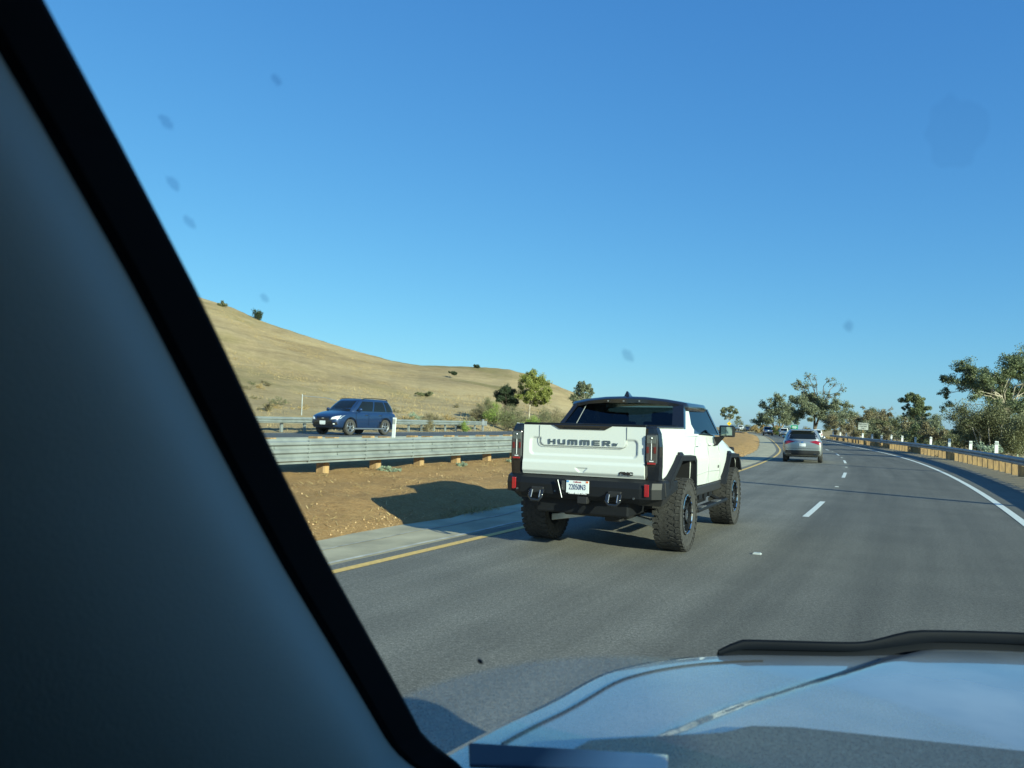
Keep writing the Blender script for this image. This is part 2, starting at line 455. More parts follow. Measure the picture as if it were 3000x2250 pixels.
def make_ground():
    angs = list(np.arange(-44, 56, 0.22)) + list(np.arange(56, 316, 4.0))
    angs = np.radians(np.array(angs))
    rs = [1.5]
    while rs[-1] < 700: rs.append(rs[-1] * (1.016 if rs[-1] < 330 else 1.05))
    rs += [1000, 1800, 3500, 6500]
    rs = np.array(rs)
    A, Rr = np.meshgrid(angs, rs)
    X = (Rr * np.sin(A)).ravel(); Y = (Rr * np.cos(A)).ravel()
    z, u, s = terrain(X, Y)
    far = np.clip((Rr.ravel() - 360) / 400, 0, 1)
    V = []
    amp = np.zeros_like(z)
    off = np.maximum(np.where(u < -5.4, np.minimum(-5.4 - u, np.abs(u + 8) * 0 + 3), 0), np.where(u > 6.6, np.minimum(u - 6.6, 20), 0))
    onroad = (u < -15.2) & (u > -25.4)
    beyond = np.where(u < -25.4, np.clip((-25.4 - u) / 25, 0, 1), 0)
    for i in range(len(z)):
        zz = z[i]
        x, y = X[i], Y[i]
        if u[i] < -25.4:
            a = beyond[i]
            zz += a * (0.9 * noise.fractal(Vector((x * .03, y * .03, 0)), 1.0, 2.0, 4)) + min(1, a * 4) * 0.14 * noise.noise(Vector((x * .55, y * .55, 3)))
        elif u[i] < -5.5 and not onroad[i]:
            a = min(1, (-5.5 - u[i]) / 1.0) * min(1, max(0, (u[i] + 15.2)))
            zz += a * (0.07 * noise.noise(Vector((x * 1.1, y * 1.1, 0))) + 0.03 * noise.noise(Vector((x * 3.7, y * 3.7, 5))))
        elif u[i] > 6.6:
            zz += 0.12 * noise.noise(Vector((x * .5, y * .5, 0)))
        zz = zz * (1 - far[i]) + (-2.0 - 0.004 * 0) * far[i] if far[i] > 0 and u[i] > -30 else zz
        if far[i] > 0 and u[i] <= -30: zz = zz * (1 - far[i] * 0.6)
        V.append((x, y, zz))
    na = len(angs); F = []
    for i in range(len(rs) - 1):
        for j in range(na):
            k = (j + 1) % na
            F.append((i * na + j, (i + 1) * na + j, (i + 1) * na + k, i * na + k))
    F.append(tuple(range(na)))
    o = mesh("ground", V, F, ground_material(), smooth=True, uvs=[(float(u[i]), float(s[i])) for i in range(len(V))])
    tag(o, kind="structure")
    return o
make_ground()

# ------------------------------------------------------------------ roads
def asphalt(name, base, lanes=True):
    m = bpy.data.materials.new(name); m.use_nodes = True
    nt = m.node_tree; n = nt.nodes; l = nt.links; b = n["Principled BSDF"]; b.inputs["Roughness"].default_value = 0.8
    b.inputs["Specular IOR Level"].default_value = 0.35
    tc = n.new("ShaderNodeTexCoord"); uv = n.new("ShaderNodeUVMap")
    def nz(sc, det=4, rough=.6, src=None):
        x = n.new("ShaderNodeTexNoise"); x.inputs["Scale"].default_value = sc; x.inputs["Detail"].default_value = det; x.inputs["Roughness"].default_value = rough
        l.new(src or tc.outputs["Object"], x.inputs["Vector"]); return x.outputs["Fac"]
    def rgb(f, a, b_, p0, p1):
        c = n.new("ShaderNodeValToRGB"); c.color_ramp.elements[0].position = p0; c.color_ramp.elements[1].position = p1
        c.color_ramp.elements[0].color = (a, a, a, 1); c.color_ramp.elements[1].color = (b_, b_, b_, 1); l.new(f, c.inputs[0]); return c.outputs[0]
    def mul(a, b_):
        x = n.new("ShaderNodeMix"); x.data_type = 'RGBA'; x.blend_type = 'MULTIPLY'; x.inputs[0].default_value = 1
        l.new(a, x.inputs[6]); l.new(b_, x.inputs[7]); return x.outputs[2]
    c0 = n.new("ShaderNodeRGB"); c0.outputs[0].default_value = (*base, 1)
    c = mul(c0.outputs[0], rgb(nz(70, 3, .9), 0.45, 1.6, .36, .66))
    c = mul(c, rgb(nz(26, 2, .8), 0.75, 1.25, .35, .66))
    c = mul(c, rgb(nz(0.7, 5), 0.9, 1.1, .35, .65))
    if lanes:   # wheel paths and an older, paler left lane
        mp = n.new("ShaderNodeMapping"); mp.inputs["Scale"].default_value = (1, 0.04, 1); l.new(uv.outputs[0], mp.inputs[0])
        c = mul(c, rgb(nz(1.6, 4, .6, mp.outputs[0]), 0.82, 1.16, .35, .65))
        sx = n.new("ShaderNodeSeparateXYZ"); l.new(uv.outputs[0], sx.inputs[0])
        wb = n.new("ShaderNodeMath"); wb.operation = 'MULTIPLY_ADD'; l.new(nz(1.2, 3), wb.inputs[0]); wb.inputs[1].default_value = 0.35; l.new(sx.outputs[0], wb.inputs[2])
        mr = n.new("ShaderNodeMapRange"); mr.inputs[1].default_value = 0.05; mr.inputs[2].default_value = 0.4; mr.inputs[3].default_value = 1.16; mr.inputs[4].default_value = 0.84
        l.new(wb.outputs[0], mr.inputs[0]); cc = n.new("ShaderNodeCombineColor")
        for i in range(3): l.new(mr.outputs[0], cc.inputs[i])
        c = mul(c, cc.outputs[0])
        # seam between the lanes
        ab = n.new("ShaderNodeMath"); ab.operation = 'ADD'; ab.inputs[1].default_value = -0.22; l.new(wb.outputs[0], ab.inputs[0])
        ab2 = n.new("ShaderNodeMath"); ab2.operation = 'ABSOLUTE'; l.new(ab.outputs[0], ab2.inputs[0])
        pass
    l.new(c, b.inputs["Base Color"])
    bp = n.new("ShaderNodeBump"); bp.inputs["Strength"].default_value = 0.35; bp.inputs["Distance"].default_value = 0.008
    l.new(nz(110, 2), bp.inputs["Height"]); l.new(bp.outputs[0], b.inputs["Normal"])
    return m

def ribbon(name, ulist, sa, sb, step, z, mt, zf=None, uf=None):
    V = []; F = []; UV = []
    ss = list(np.arange(sa, sb + 1e-6, step)); n = len(ulist)
    for s in ss:
        for u in ulist:
            uu = u + (uf(s) if uf else 0)
            V.append(rd(uu, s, z + (zf(s) if zf else 0))); UV.append((uu, s))
    for i in range(len(ss) - 1):
        for j in range(n - 1):
            F.append((i * n + j, i * n + j + 1, (i + 1) * n + j + 1, (i + 1) * n + j))
    o = mesh(name, V, F, mt, uvs=UV)
    return tag(o, kind="structure")

M['asphalt'] = asphalt('asphalt', (0.135, 0.128, 0.108))
M['asphalt_opp'] = asphalt('asphalt_far', (0.095, 0.098, 0.095), False)
M['concrete'] = mat('shoulder_concrete', (0.39, 0.345, 0.235), 0.85, var=0.2, scale=1.4, bump=0.2, bscale=60, detail=8)
M['yellow_line'] = mat('yellow_line', (0.66, 0.43, 0.13), 0.7, var=0.15, scale=20)
M['white_line'] = mat('white_line', (0.62, 0.64, 0.60), 0.7, var=0.14, scale=25)
M['worn_line'] = mat('worn_line', (0.44, 0.42, 0.36), 0.7, var=0.25, scale=4, detail=8)
ribbon("road", [-3.95, -2, 0, 2, 5.05], -80, 420, 2, 0.0, M['asphalt'])
ribbon("oncoming_road", [-25.0, -20, -15.9], -80, 420, 2, 0.02, M['asphalt_opp'], opp_z, opp_u)
# paved median shoulder with a ragged edge toward the dirt
V = []; F = []; ss = list(np.arange(-80, 300, 0.5))
for i, s in enumerate(ss):
    e = -5.32 + 0.16 * noise.noise(Vector((s * .6, 0, 0))) + 0.12 * noise.noise(Vector((s * 2.3, 1, 0)))
    for u in (e, -4.6, -3.95): V.append(rd(u, s, 0.0 if u != e else -0.004))
for i in range(len(ss) - 1):
    for j in range(2): F.append((i * 3 + j, i * 3 + j + 1, i * 3 + j + 4, i * 3 + j + 3))
tag(mesh("shoulder", V, F, M['concrete']), kind="structure")

def strip(name, uc, w, segs, mt, label, cat, z=0.006, step=1.0, wob=0.0):
    b = MB()
    for (a, c) in segs:
        n = max(2, int((c - a) / step) + 1); rows = []
        for s in np.linspace(a, c, n):
            d = wob * noise.noise(Vector((s * .8, uc, 0)))
            rows.append([rd(uc - w / 2 + d, s, z), rd(uc + w / 2 + d, s, z)])
        b.grid(rows)
    o = mesh(name, b.v, b.f, mt)
    return tag(o, kind="structure")
strip("yellow_line", -3.66, 0.13, [(-60, 250)], M['yellow_line'], '', '')
strip("edge_line", 3.66, 0.15, [(-60, 250)], M['white_line'], '', '')
strip("worn_shoulder_line", -4.02, 0.07, [(-6, 5.6)], M['worn_line'], '', '', z=0.008, wob=0.10, step=.3)
strip("shoulder_crack", -4.75, 0.035, [(-6, 40)], mat('crack_fill', (0.36, 0.35, 0.31), 0.8, var=.3, scale=6), '', '', z=0.007, wob=0.12, step=.3)
dashes = [(5.3, 8.85), (18.85, 22.3), (31.4, 35.3), (43.6, 47.4), (55.8, 59.4), (68.2, 71.8), (80.5, 84), (92.8, 96.3), (105, 108.5), (117.5, 121), (130, 133.5), (142, 145.5)]
strip("lane_dashes", 0.0, 0.115, dashes, M['white_line'], '', '')
# oncoming road markings
strip_o = MB()
rows = [[rd(-16.5 + opp_u(s) - .07, s, opp_z(s) + .027), rd(-16.5 + opp_u(s) + .07, s, opp_z(s) + .027)] for s in np.arange(-60, 250, 2.0)]
strip_o.grid(rows); tag(mesh("yellow_line_oncoming", strip_o.v, strip_o.f, M['yellow_line']), kind="structure")
strip_o = MB(); rows = [[rd(-24.0 + opp_u(s) - .07, s, opp_z(s) + .027), rd(-24.0 + opp_u(s) + .07, s, opp_z(s) + .027)] for s in np.arange(-60, 250, 2.0)]
strip_o.grid(rows); tag(mesh("edge_line_oncoming", strip_o.v, strip_o.f, M['white_line']), kind="structure")

# raised pavement markers on the lane line
for i, s in enumerate([0.28, 14.0, 26.95, 39.5, 51.7, 64.0]):
    p = rd(0.0, s, 0.004); h = hs(s)
    b = MB().hexa([(-.055, -.05, 0), (.055, -.05, 0), (.055, .05, 0), (-.055, .05, 0), (-.04, -.025, .02), (.04, -.025, .02), (.04, .025, .02), (-.04, .025, .02)])
    o = b.build("lane_marker", M['reflector']); o.location = p; o.rotation_euler = (0, 0, -h)
    tag(o, "white raised lane marker, number %s ahead on the dashed line" % ['one, nearest the camera', 'two', 'three', 'four', 'five', 'six'][i], "lane marker", "raised markers on the dashed lane line")

# ------------------------------------------------------------------ guardrails
THRIE = [(0.0, 0.0), (0.035, 0.0), (0.065, 0.062), (0.115, 0.062), (0.15, 0.0), (0.195, 0.0), (0.23, 0.062), (0.28, 0.062), (0.315, 0.0), (0.355, 0.0), (0.39, 0.062), (0.44, 0.062), (0.47, 0.0), (0.506, 0.0)]
WBEAM = [(0.0, 0.0), (0.03, 0.0), (0.06, 0.08), (0.115, 0.08), (0.15, 0.0), (0.165, 0.0), (0.20, 0.08), (0.255, 0.08), (0.285, 0.0), (0.312, 0.0)]
def beam(name, prof, u0, side, sa, sb, zf, ztop, mt, parent, uf=None):
    b = MB(); h = prof[-1][0]; rows = []
    for s in np.arange(sa, sb + .01, 0.95):
        row = []
        off = uf(s) if uf else 0
        for (pz, pd) in prof: row.append(rd(u0 + off + side * pd, s, zf(s) + ztop - h + pz))
        for (pz, pd) in reversed(prof): row.append(rd(u0 + off + side * (pd - .006), s, zf(s) + ztop - h + pz))
        row.append(row[0]); rows.append(row)
    b.grid(rows)
    return b.build(name, mt, parent)

def bolts(name, u, ss, zs, mt, parent, zf):
    for s in ss:
        b = MB()
        for z in zs:
            b.box(rd(u, s, zf(s) + z), (.028, .028, .028), rz(-hs(s)))
        b.build(name, mt, parent)

# median barrier: two thrie beams on timber posts
zmed = lambda s: 0.42 * min(1, opp_z(s) / .85)
gr = empty("guardrail", rd(-9.2, 10, 0.42)); gr.location = (0, 0, 0)
tag(gr, "ribbed grey three-wave steel guardrail on short timber posts in the dirt median", "guardrail", "steel guardrails along the road")
fb = beam("front_beam", THRIE, -9.2, 1, -14, 33, zmed, 0.80, M['galv'], gr)
bt = MB()
for s in np.arange(2.7 - 1.905 * 8, 31, 1.905):
    h = hs(s)
    for z in (.47, .63): bt.box(rd(-9.185, s + .02, zmed(s) + z), (.03, .035, .035), rz(-h))
    for dz in (.36, .43, .53, .60, .69, .76): bt.box(rd(-9.13, s + .95, zmed(s) + dz), (.03, .03, .03), rz(-h))
_bm = bmesh.new(); _bm.from_mesh(fb.data); _t = bpy.data.meshes.new("t"); _t.from_pydata(bt.v, [], bt.f); _bm.from_mesh(_t); _bm.to_mesh(fb.data); _bm.free(); bpy.data.meshes.remove(_t)
beam("rear_beam", THRIE, -9.95, -1, -14, 33, zmed, 0.80, M['galv'], gr)
k = 0
for s in np.arange(2.7 - 1.905 * 8, 33, 1.905):
    h = hs(s); b = MB()
    b.box(rd(-9.575, s, zmed(s) + 0.16), (.20, .20, 1.1), rz(-h)); b.build("post", M['wood'], gr, bevel=.008)
    for uu in (-9.34, -9.81): MB().box(rd(uu, s, zmed(s) + .56), (.27, .15, .53), rz(-h)).build("blockout", M['wood'], gr, bevel=.006)

# far verge rail
zf_ = lambda s: 0.88
gr2 = empty("guardrail"); tag(gr2, "thin pale steel guardrail beyond the blue car at the foot of the dry hill", "guardrail", "steel guardrails along the road")
beam("beam", WBEAM, -25.75, 1, -20, 45.6, zf_, 0.76, M['galv'], gr2)
for s in np.arange(-18, 46.5, 1.905):
    b = MB(); h = hs(s)
    b.box(rd(-25.98, s, .88 + .28), (.10, .15, .86), rz(-h)); b.build("post", M['galv'], gr2)
b = MB(); b.box(rd(-25.73, 46.0, .88 + .42), (.16, .14, 1.0), rz(-hs(46))); b.box(rd(-25.62, 46.0, .88 + .60), (.12, .9, .36), rz(-hs(46))); b.build("end_terminal", M['galv_old'], gr2, bevel=.02)

# right verge rail
zr = lambda s: 0.0
gr3 = empty("guardrail"); tag(gr3, "long shaded steel guardrail curving along the right shoulder on yellow timber posts", "guardrail", "steel guardrails along the road")
beam("beam", WBEAM, 6.05, -1, 2, 128, zr, 0.79, M['galv_old'], gr3)
for s in np.arange(16.0, 98, 1.36):
    b = MB(); b.box(rd(6.32, s, 0.02), (.20, .20, 1.36), rz(-hs(s))); b.build("post", M['wood'], gr3)
b = MB()
for s in list(np.arange(3, 16, 1.905)) + list(np.arange(98.5, 127, 1.36)): b.box(rd(6.32, s, 0.02), (.20, .20, 1.36), rz(-hs(s)))
o = b.build("far_posts", M['wood'], gr3); o["kind"] = "stuff"
b = MB()
for s in np.arange(3, 127, 1.905): b.box(rd(6.13, s, 0.62), (.16, .15, .34), rz(-hs(s)))
o = b.build("blockouts", M['wood'], gr3); o["kind"] = "stuff"

def paddle(u, s, z, h, label, group, w=.10, lean=0.045, shade=None):
    r_ = empty("delineator_post", rd(u, s, z), -hs(s)); tag(r_, label, "delineator post", group)
    r_.rotation_euler = (0, lean, -hs(s))
    MB().box((0, 0, h / 2), (w, .014, h)).build("blade", M['white_plastic'], r_, bevel=.006)
    MB().box((0, -.0095, h - .10), (w * .8, .004, .12)).build("reflector", M['reflector'], r_)
    MB().box((0, .02, .06), (w * .6, .03, .12)).build("bracket", M['galv_old'], r_)
    return r_
paddle(-9.60, 5.35, 1.14, .56, "white flexible post on the median rail in front of the blue car's rear wheel", "white delineator posts", w=.105)
paddle(-9.60, 12.55, 1.14, .50, "white flexible post on the median rail just left of the white pickup's tailgate", "white delineator posts", w=.10)
paddle(-26.3, 12.6, .95, .92, "white verge post behind the far rail, left of the blue car", "white delineator posts", w=.11)
names = ["nearest the right edge of the photo", "second from the right edge of the photo", "third from the right edge of the photo", "fourth from the right edge, in tree shade", "fifth from the right edge of the photo", "sixth from the right edge of the photo", "seventh from the right edge, in tree shade", "eighth from the right edge", "ninth from the right edge", "tenth from the right edge", "just below the white notice", "third from the left end of the rail", "second from the left end of the rail", "at the left end of the rail"]
for i, s in enumerate([24.5, 31.5, 38.2, 44.8, 51.4, 57.5, 63.6, 69.5, 75.7, 82.6, 90.7, 108.2, 116.0, 126.8]):
    paddle(6.42, s, .40, .86 + .05 * math.sin(i * 2.1), "white plastic post on the right rail, " + names[i], "white posts on the right rail", w=.15 if i < 8 else .19)

# ------------------------------------------------------------------ signs, poles
def text_mesh(body, size, mt, parent, name="lettering", loc=(0, 0, 0), rot=(R(90), 0, 0), sx=1.0, bold=0.0, extrude=0.002, align='CENTER', spacing=1.0):
    cu = bpy.data.curves.new(name, 'FONT'); cu.body = body; cu.size = size; cu.align_x = align; cu.align_y = 'CENTER'
    cu.extrude = extrude; cu.offset = bold; cu.space_character = spacing; cu.resolution_u = 3
    t = bpy.data.objects.new(name, cu); COL.objects.link(t)
    bpy.context.view_layer.update()
    me = bpy.data.meshes.new_from_object(t.evaluated_get(bpy.context.evaluated_depsgraph_get()))
    bpy.data.objects.remove(t); bpy.data.curves.remove(cu)
    me.materials.clear(); me.materials.append(mt)
    o = bpy.data.objects.new(name, me); COL.objects.link(o); o.parent = parent
    o.location = loc; o.rotation_euler = rot; o.scale = (sx, 1, 1)
    return o

sg = empty("road_sign", (45.5, 100.0, ground_z(45.5, 100)), R(-24)); sg.rotation_euler = (0, 0.045, R(-24))
tag(sg, "white notice board reading EMERGENCY PARKING ONLY above the right rail", "road sign")
zs = 2.62 - sg.location.z
MB().box((0, 0, zs - .46), (1.22, .012, .92)).build("panel", M['sign_white'], sg, bevel=.004)
MB().box((0, .05, zs / 2 - .3), (.09, .09, zs + .4)).build("post", M['wood'], sg)
b = MB()
for (x, z, dx, dz) in ((0, .015, 1.19, .014), (0, .905, 1.19, .014), (-.588, .46, .014, .9), (.588, .46, .014, .9)): b.box((x, -.008, zs - z), (dx, .004, dz))
b.build("border", M['ink_black'], sg)
for i, w_ in enumerate(("EMERGENCY", "PARKING", "ONLY")):
    text_mesh(w_, .27, M['ink_black'], sg, loc=(0, -.008, zs - .20 - .27 * i), bold=.004, sx=.78)

sg = empty("exit_sign", (67.5, 184.0, ground_z(67.5, 184) - .3), R(-22)); tag(sg, "small green guide sign on a post under the big half-bare tree", "road sign")
MB().box((0, 0, 2.3), (1.6, .02, .95)).build("panel", M['green_sign'], sg)
MB().box((0, .06, 1.0), (.09, .09, 2.6)).build("post", M['sign_back'], sg)
b = MB()
for (z, w_) in ((2.5, 1.0), (2.28, 1.2), (2.08, .7)): b.box((0, -.014, z), (w_, .006, .09))
b.build("legend", M['white_text'], sg)

sg = empty("warning_sign", (70.6, 250.0, .35), R(-16)); tag(sg, "yellow diamond warning sign above the far oncoming cars", "road sign")
b = MB(); b.prism([(0, 1.65), (.72, 2.37), (0, 3.09), (-.72, 2.37)], 'y', -.01, .01); b.build("panel", M['yellow_sign'], sg)
b = MB(); b.prism([(-.07, 2.1), (.07, 2.1), (.07, 2.5), (.22, 2.5), (0, 2.75), (-.22, 2.5), (-.07, 2.5)], 'y', -.016, -.011); b.build("symbol", M['ink_black'], sg)
MB().box((0, .05, .9), (.09, .09, 2.0)).build("post", M['sign_back'], sg)

# utility poles standing right of the frame; their shadows cross the road
def pole(x, y, h, label, r0=.13):
    z = ground_z(x, y)
    p = empty("utility_pole", (x, y, z)); tag(p, label, "utility pole", "timber utility poles beside the road")
    MB().tube([(0, 0, -.5), (0, 0, h * .5), (0, 0, h)], [r0, r0 * .9, r0 * .75], 10).build("pole", M['trunk_dark'], p)
    MB().box((0, 0, h - .7), (2.2, .10, .12), rz(R(-28))).build("crossarm", M['trunk_dark'], p)
    for d in (-.95, -.35, .35, .95):
        MB().lathe([(0, .03), (.05, .05), (.12, .05), (.16, .02)], 10, (d * math.cos(R(28)), -d * math.sin(R(28)), h - .64), 'z').build("insulator", M['clear_lens'], p)
pole(16.2, 12.4, 13.0, "tall timber utility pole right of the frame beside the road", .17)
pole(25.6, 23.5, 12.0, "second timber utility pole right of the frame, farther along the road", .16)

# fence at the foot of the hill
for i, (x, y, hh) in enumerate([(-13.3, 49.0, 1.5), (-10.2, 47.2, 1.1)]):
    z = ground_z(x, y); f = empty("fence_post", (x, y, z - .1)); tag(f, ["taller grey fence post with a wire rail on the grassy bank, left", "shorter grey fence post on the grassy bank, right"][i], "fence post")
    MB().tube([(0, 0, 0), (0, 0, hh)], .035, 8).build("post", M['galv_old'], f)
    if i == 0: MB().tube([(0, 0, hh - .1), (1.6, -.3, hh - .2), (3.0, -.6, hh - .55)], .022, 6).build("rail", M['galv_old'], f)

# ------------------------------------------------------------------ plants
def leaves_mesh(name, centres, radii, counts, size, mt, parent, seed=0, aspect=0.5, flat=0.0, droop=0.0, origin=(0, 0, 0)):
    rs = np.random.RandomState(seed)
    P = []; S_ = []
    size = size * .68
    for c, r_, n_ in zip(centres, radii, counts):
        n_ = int(n_ * 2.3)
        if n_ < 1: continue
        d = rs.normal(size=(n_, 3)); d /= np.linalg.norm(d, axis=1)[:, None]
        rad = rs.rand(n_, 1) ** 0.6
        P.append(np.array(c)[None] + d * rad * np.array([r_, r_, r_ * .8])[None]); S_.append(size * (0.6 + .8 * rs.rand(n_)))
    P = np.concatenate(P); S_ = np.concatenate(S_); n_ = len(P)
    a = rs.normal(size=(n_, 3)); a[:, 2] -= droop; a /= np.linalg.norm(a, axis=1)[:, None]
    b_ = rs.normal(size=(n_, 3)); b_ -= a * (a * b_).sum(1)[:, None]; b_ /= np.linalg.norm(b_, axis=1)[:, None]
    L = a * S_[:, None] * .5; W = b_ * S_[:, None] * .5 * aspect
    V = np.stack([P - L, P + W, P + L, P - W], 1).reshape(-1, 3)
    me = bpy.data.meshes.new(name)
    me.vertices.add(4 * n_); me.vertices.foreach_set("co", V.ravel().astype(np.float32))
    me.loops.add(4 * n_); me.loops.foreach_set("vertex_index", np.arange(4 * n_, dtype=np.int32))
    me.polygons.add(n_); me.polygons.foreach_set("loop_start", np.arange(0, 4 * n_, 4, dtype=np.int32))
    me.polygons.foreach_set("loop_total", np.full(n_, 4, dtype=np.int32))
    me.update(); me.validate(); me.materials.append(mt)
    o = bpy.data.objects.new(name, me); COL.objects.link(o)
    if parent: o.parent = parent
    return o

def shrub(name, x, y, h, w, label, leafm, seed, nleaf=1500, leaf=.12, cat="shrub", group=None, z=None, stems=9, tall=False):
    rnd = random.Random(seed); z = ground_z(x, y) - .05 if z is None else z
    root = empty(name, (x, y, z)); tag(root, label, cat, group)
    b = MB(); C_ = []
    for i in range(stems):
        a = rnd.random() * 6.28; rr = rnd.uniform(.1, 1) * w / 2; hh = h * rnd.uniform(.55, 1.0) * (1 - .45 * (rr / (w / 2)) ** 2)
        e = Vector((math.cos(a) * rr, math.sin(a) * rr, hh)); m = Vector((e.x * .45, e.y * .45, hh * .55))
        b.tube([(e.x * .1, e.y * .1, 0), m, e * .96], [.035 * h / 2, .022 * h / 2, .008], 5)
        for t in (.35, .6, .85, 1.0):
            q = m.lerp(e, (t - .35) / .65) if t > .35 else m * .8
            C_.append((q.x + rnd.gauss(0, w * .05), q.y + rnd.gauss(0, w * .05), q.z))
    b.build("stems", M['trunk_dark'], root)
    rad = [min(w, h * 1.3) * rnd.uniform(.12, .26) for _ in C_]
    leaves_mesh("foliage", C_, rad, [nleaf / len(C_)] * len(C_), leaf, leafm, root, seed)
    return root

def PX(px, Y): return (px - 1500) / FPX * Y * 1.0

def lobe_tree(name, x, y, label, lobes, leafm, barkm, seed, nleaf, leaf, base=None, r0=.16, fork=.45, cat="tree", group=None, twigs=7, fill=1.0, stems=1, depth=1.0, ground=None, clump=.42, thin=1.0):
    """trunk, a curved limb to every foliage mass, twigs inside it, leaves round the twigs; lobes = (sideways, height, radius, leafiness)"""
    rnd = random.Random(seed); z = (ground_z(x, y) if ground is None else ground) - .1
    root = empty(name, (x, y, z)); tag(root, label, cat, group); root.rotation_euler = (0, .02, 0)
    az = math.atan2(x, y); sd_ = Vector((math.cos(az), -math.sin(az), 0)); dp = Vector((math.sin(az), math.cos(az), 0))
    L = []
    wid = max(abs(l[0]) for l in lobes) + .1
    for (dx, dz, r_, *q) in lobes:
        L.append((sd_ * dx + dp * rnd.uniform(-1, 1) * depth * max(.3, math.sqrt(max(0, wid * wid - dx * dx)) * .8) + Vector((0, 0, dz - z)), r_, q[0] if q else 1.0))
    cz = sum(l[0].z for l in L) / len(L); zt = max(l[0].z for l in L)
    b = MB(); forks = []
    for k in range(stems):
        off = sd_ * rnd.uniform(-.5, .5) * (0 if stems == 1 else 1.2); top = sd_ * rnd.uniform(-.1, .1) * wid * (1 if stems == 1 else 3) + Vector((0, 0, zt * fork))
        m1 = off * .6 + top * .35 + sd_ * rnd.uniform(-.12, .12) * wid * .4; m2 = off * .2 + top * .72 + sd_ * rnd.uniform(-.1, .1) * wid * .4
        pts = [off, m1, m2, off * .1 + top]; b.tube(pts, [r0 * 1.25, r0, r0 * .85, r0 * .7], 8); forks.append(pts)
    C_ = []; W_ = []; RR = []
    for (c, r_, q) in L:
        f = min(forks, key=lambda t: (t[-1] - c).length); st = f[-1] if c.z > f[-1].z * 1.05 else (f[2] if c.z > f[2].z * .9 else f[1])
        d = c - st; up = Vector((0, 0, 1)) * d.length * .18; jit = lambda k: Vector((rnd.gauss(0, k), rnd.gauss(0, k), rnd.gauss(0, k)))
        a1 = st + d * .3 + up + jit(d.length * .06); a2 = st + d * .65 + up * .8 + jit(d.length * .06)
        rl = max(.02, r0 * .26 * min(1.2, r_ / 1.0 + .35)) * thin
        b.tube([st, a1, a2, c], [rl * 1.3, rl, rl * .75, rl * .5], 6)
        for t in range(twigs):
            e = c + Vector((rnd.gauss(0, 1), rnd.gauss(0, 1), rnd.gauss(.25, .8))).normalized() * r_ * rnd.uniform(.55, 1.05)
            mid = a2.lerp(c, rnd.uniform(.2, 1)).lerp(e, .5) + jit(r_ * .12)
            b.tube([a2.lerp(c, rnd.uniform(.3, 1)), mid, e], [rl * .42, rl * .26, rl * .10], 4)
            for (pt, w_) in ((mid, .7), (e, 1.0)):
                if rnd.random() < fill * q: C_.append(tuple(pt)); RR.append(r_ * clump * rnd.uniform(.6, 1.55)); W_.append(q * r_ ** 2 * rnd.uniform(.4, 1.4) * w_)
    b.build("trunk", barkm, root, smooth=True)
    W_ = np.array(W_)
    leaves_mesh("crown", C_, RR, nleaf / 2.3 * W_ / W_.sum(), leaf / .68, leafm, root, seed, droop=.5)
    return root
def lobes_from(src, u0, vh, k, zc=1.67):
    return [((u - u0) * k, zc + (vh - v) * k, r_ * k, (q[0] if q else 1.0)) for (u, v, r_, *q) in src]
TG = "trees along the right side of the road"
k70, k56, k110, k120, k165, k225, k290 = [.748 * y_ / 2260 for y_ in (70, 56, 110, 120, 165, 225, 290)]
lobe_tree("eucalyptus_tree", 45.6, 70, "tallest loose eucalyptus with pale limbs at the right edge of the photo", lobes_from([(1060, 240, 42), (1010, 285, 30), (985, 335, 24, .8), (1110, 262, 46), (1000, 392, 20, .8), (1150, 320, 48), (1215, 235, 46), (1255, 195, 40, .7), (1195, 285, 46), (1250, 330, 50), (1110, 345, 34, .7), (1275, 262, 50), (1240, 400, 44), (1310, 300, 60), (1330, 220, 56), (1060, 320, 30, .6), (1380, 330, 60), (1370, 250, 50), (1180, 350, 40), (1210, 380, 42), (1165, 385, 34, .8), (1280, 390, 46), (1090, 300, 40), (1140, 285, 40), (1300, 430, 46)], 1235, 492, k70), M['leaf_euc'], M['trunk_pale'], 11, 76000, .15, r0=.16, fork=.42, group=TG, clump=.50)
lobe_tree("willow_tree", 34.6, 56, "dense olive-green tree right behind the rail at the right edge", lobes_from([(1060, 440, 50), (1120, 425, 52), (1190, 430, 56), (1035, 490, 46), (1100, 490, 56), (1170, 490, 56), (1230, 480, 50), (1010, 440, 28, .7), (1240, 540, 42), (1060, 540, 46), (1140, 545, 56), (1200, 550, 46), (1270, 500, 46), (1010, 530, 34)], 1130, 492, k56), M['leaf_scrub'], M['trunk_pale'], 5, 64000, .105, r0=.11, fork=.3, group=TG, stems=3, clump=.68)
lobe_tree("eucalyptus_tree", 57.5, 110, "slim upright eucalyptus standing alone above the scrub behind the right rail", lobes_from([(820, 368, 24), (850, 372, 26), (872, 398, 22), (810, 400, 18, .8), (840, 418, 26, .8), (880, 430, 18, .8), (830, 452, 18, .7), (860, 468, 18, .7), (815, 430, 14, .6)], 845, 492, k110), M['leaf_euc'], M['trunk_pale'], 31, 15000, .20, r0=.15, fork=.5, group=TG)
lobe_tree("dead_tree", 57.2, 120, "mostly bare tree with thin crooked limbs above the white notice", lobes_from([(645, 402, 10, .5), (660, 418, 13, .5), (690, 422, 13, .4), (720, 410, 14, .35), (745, 398, 12, .25), (738, 428, 14, .5), (700, 444, 16, .6), (670, 440, 14, .6), (725, 450, 14, .7)], 705, 488, k120), M['leaf_brown'], M['trunk_dark'], 41, 2600, .20, r0=.16, fork=.35, group=TG, twigs=10, clump=.5)
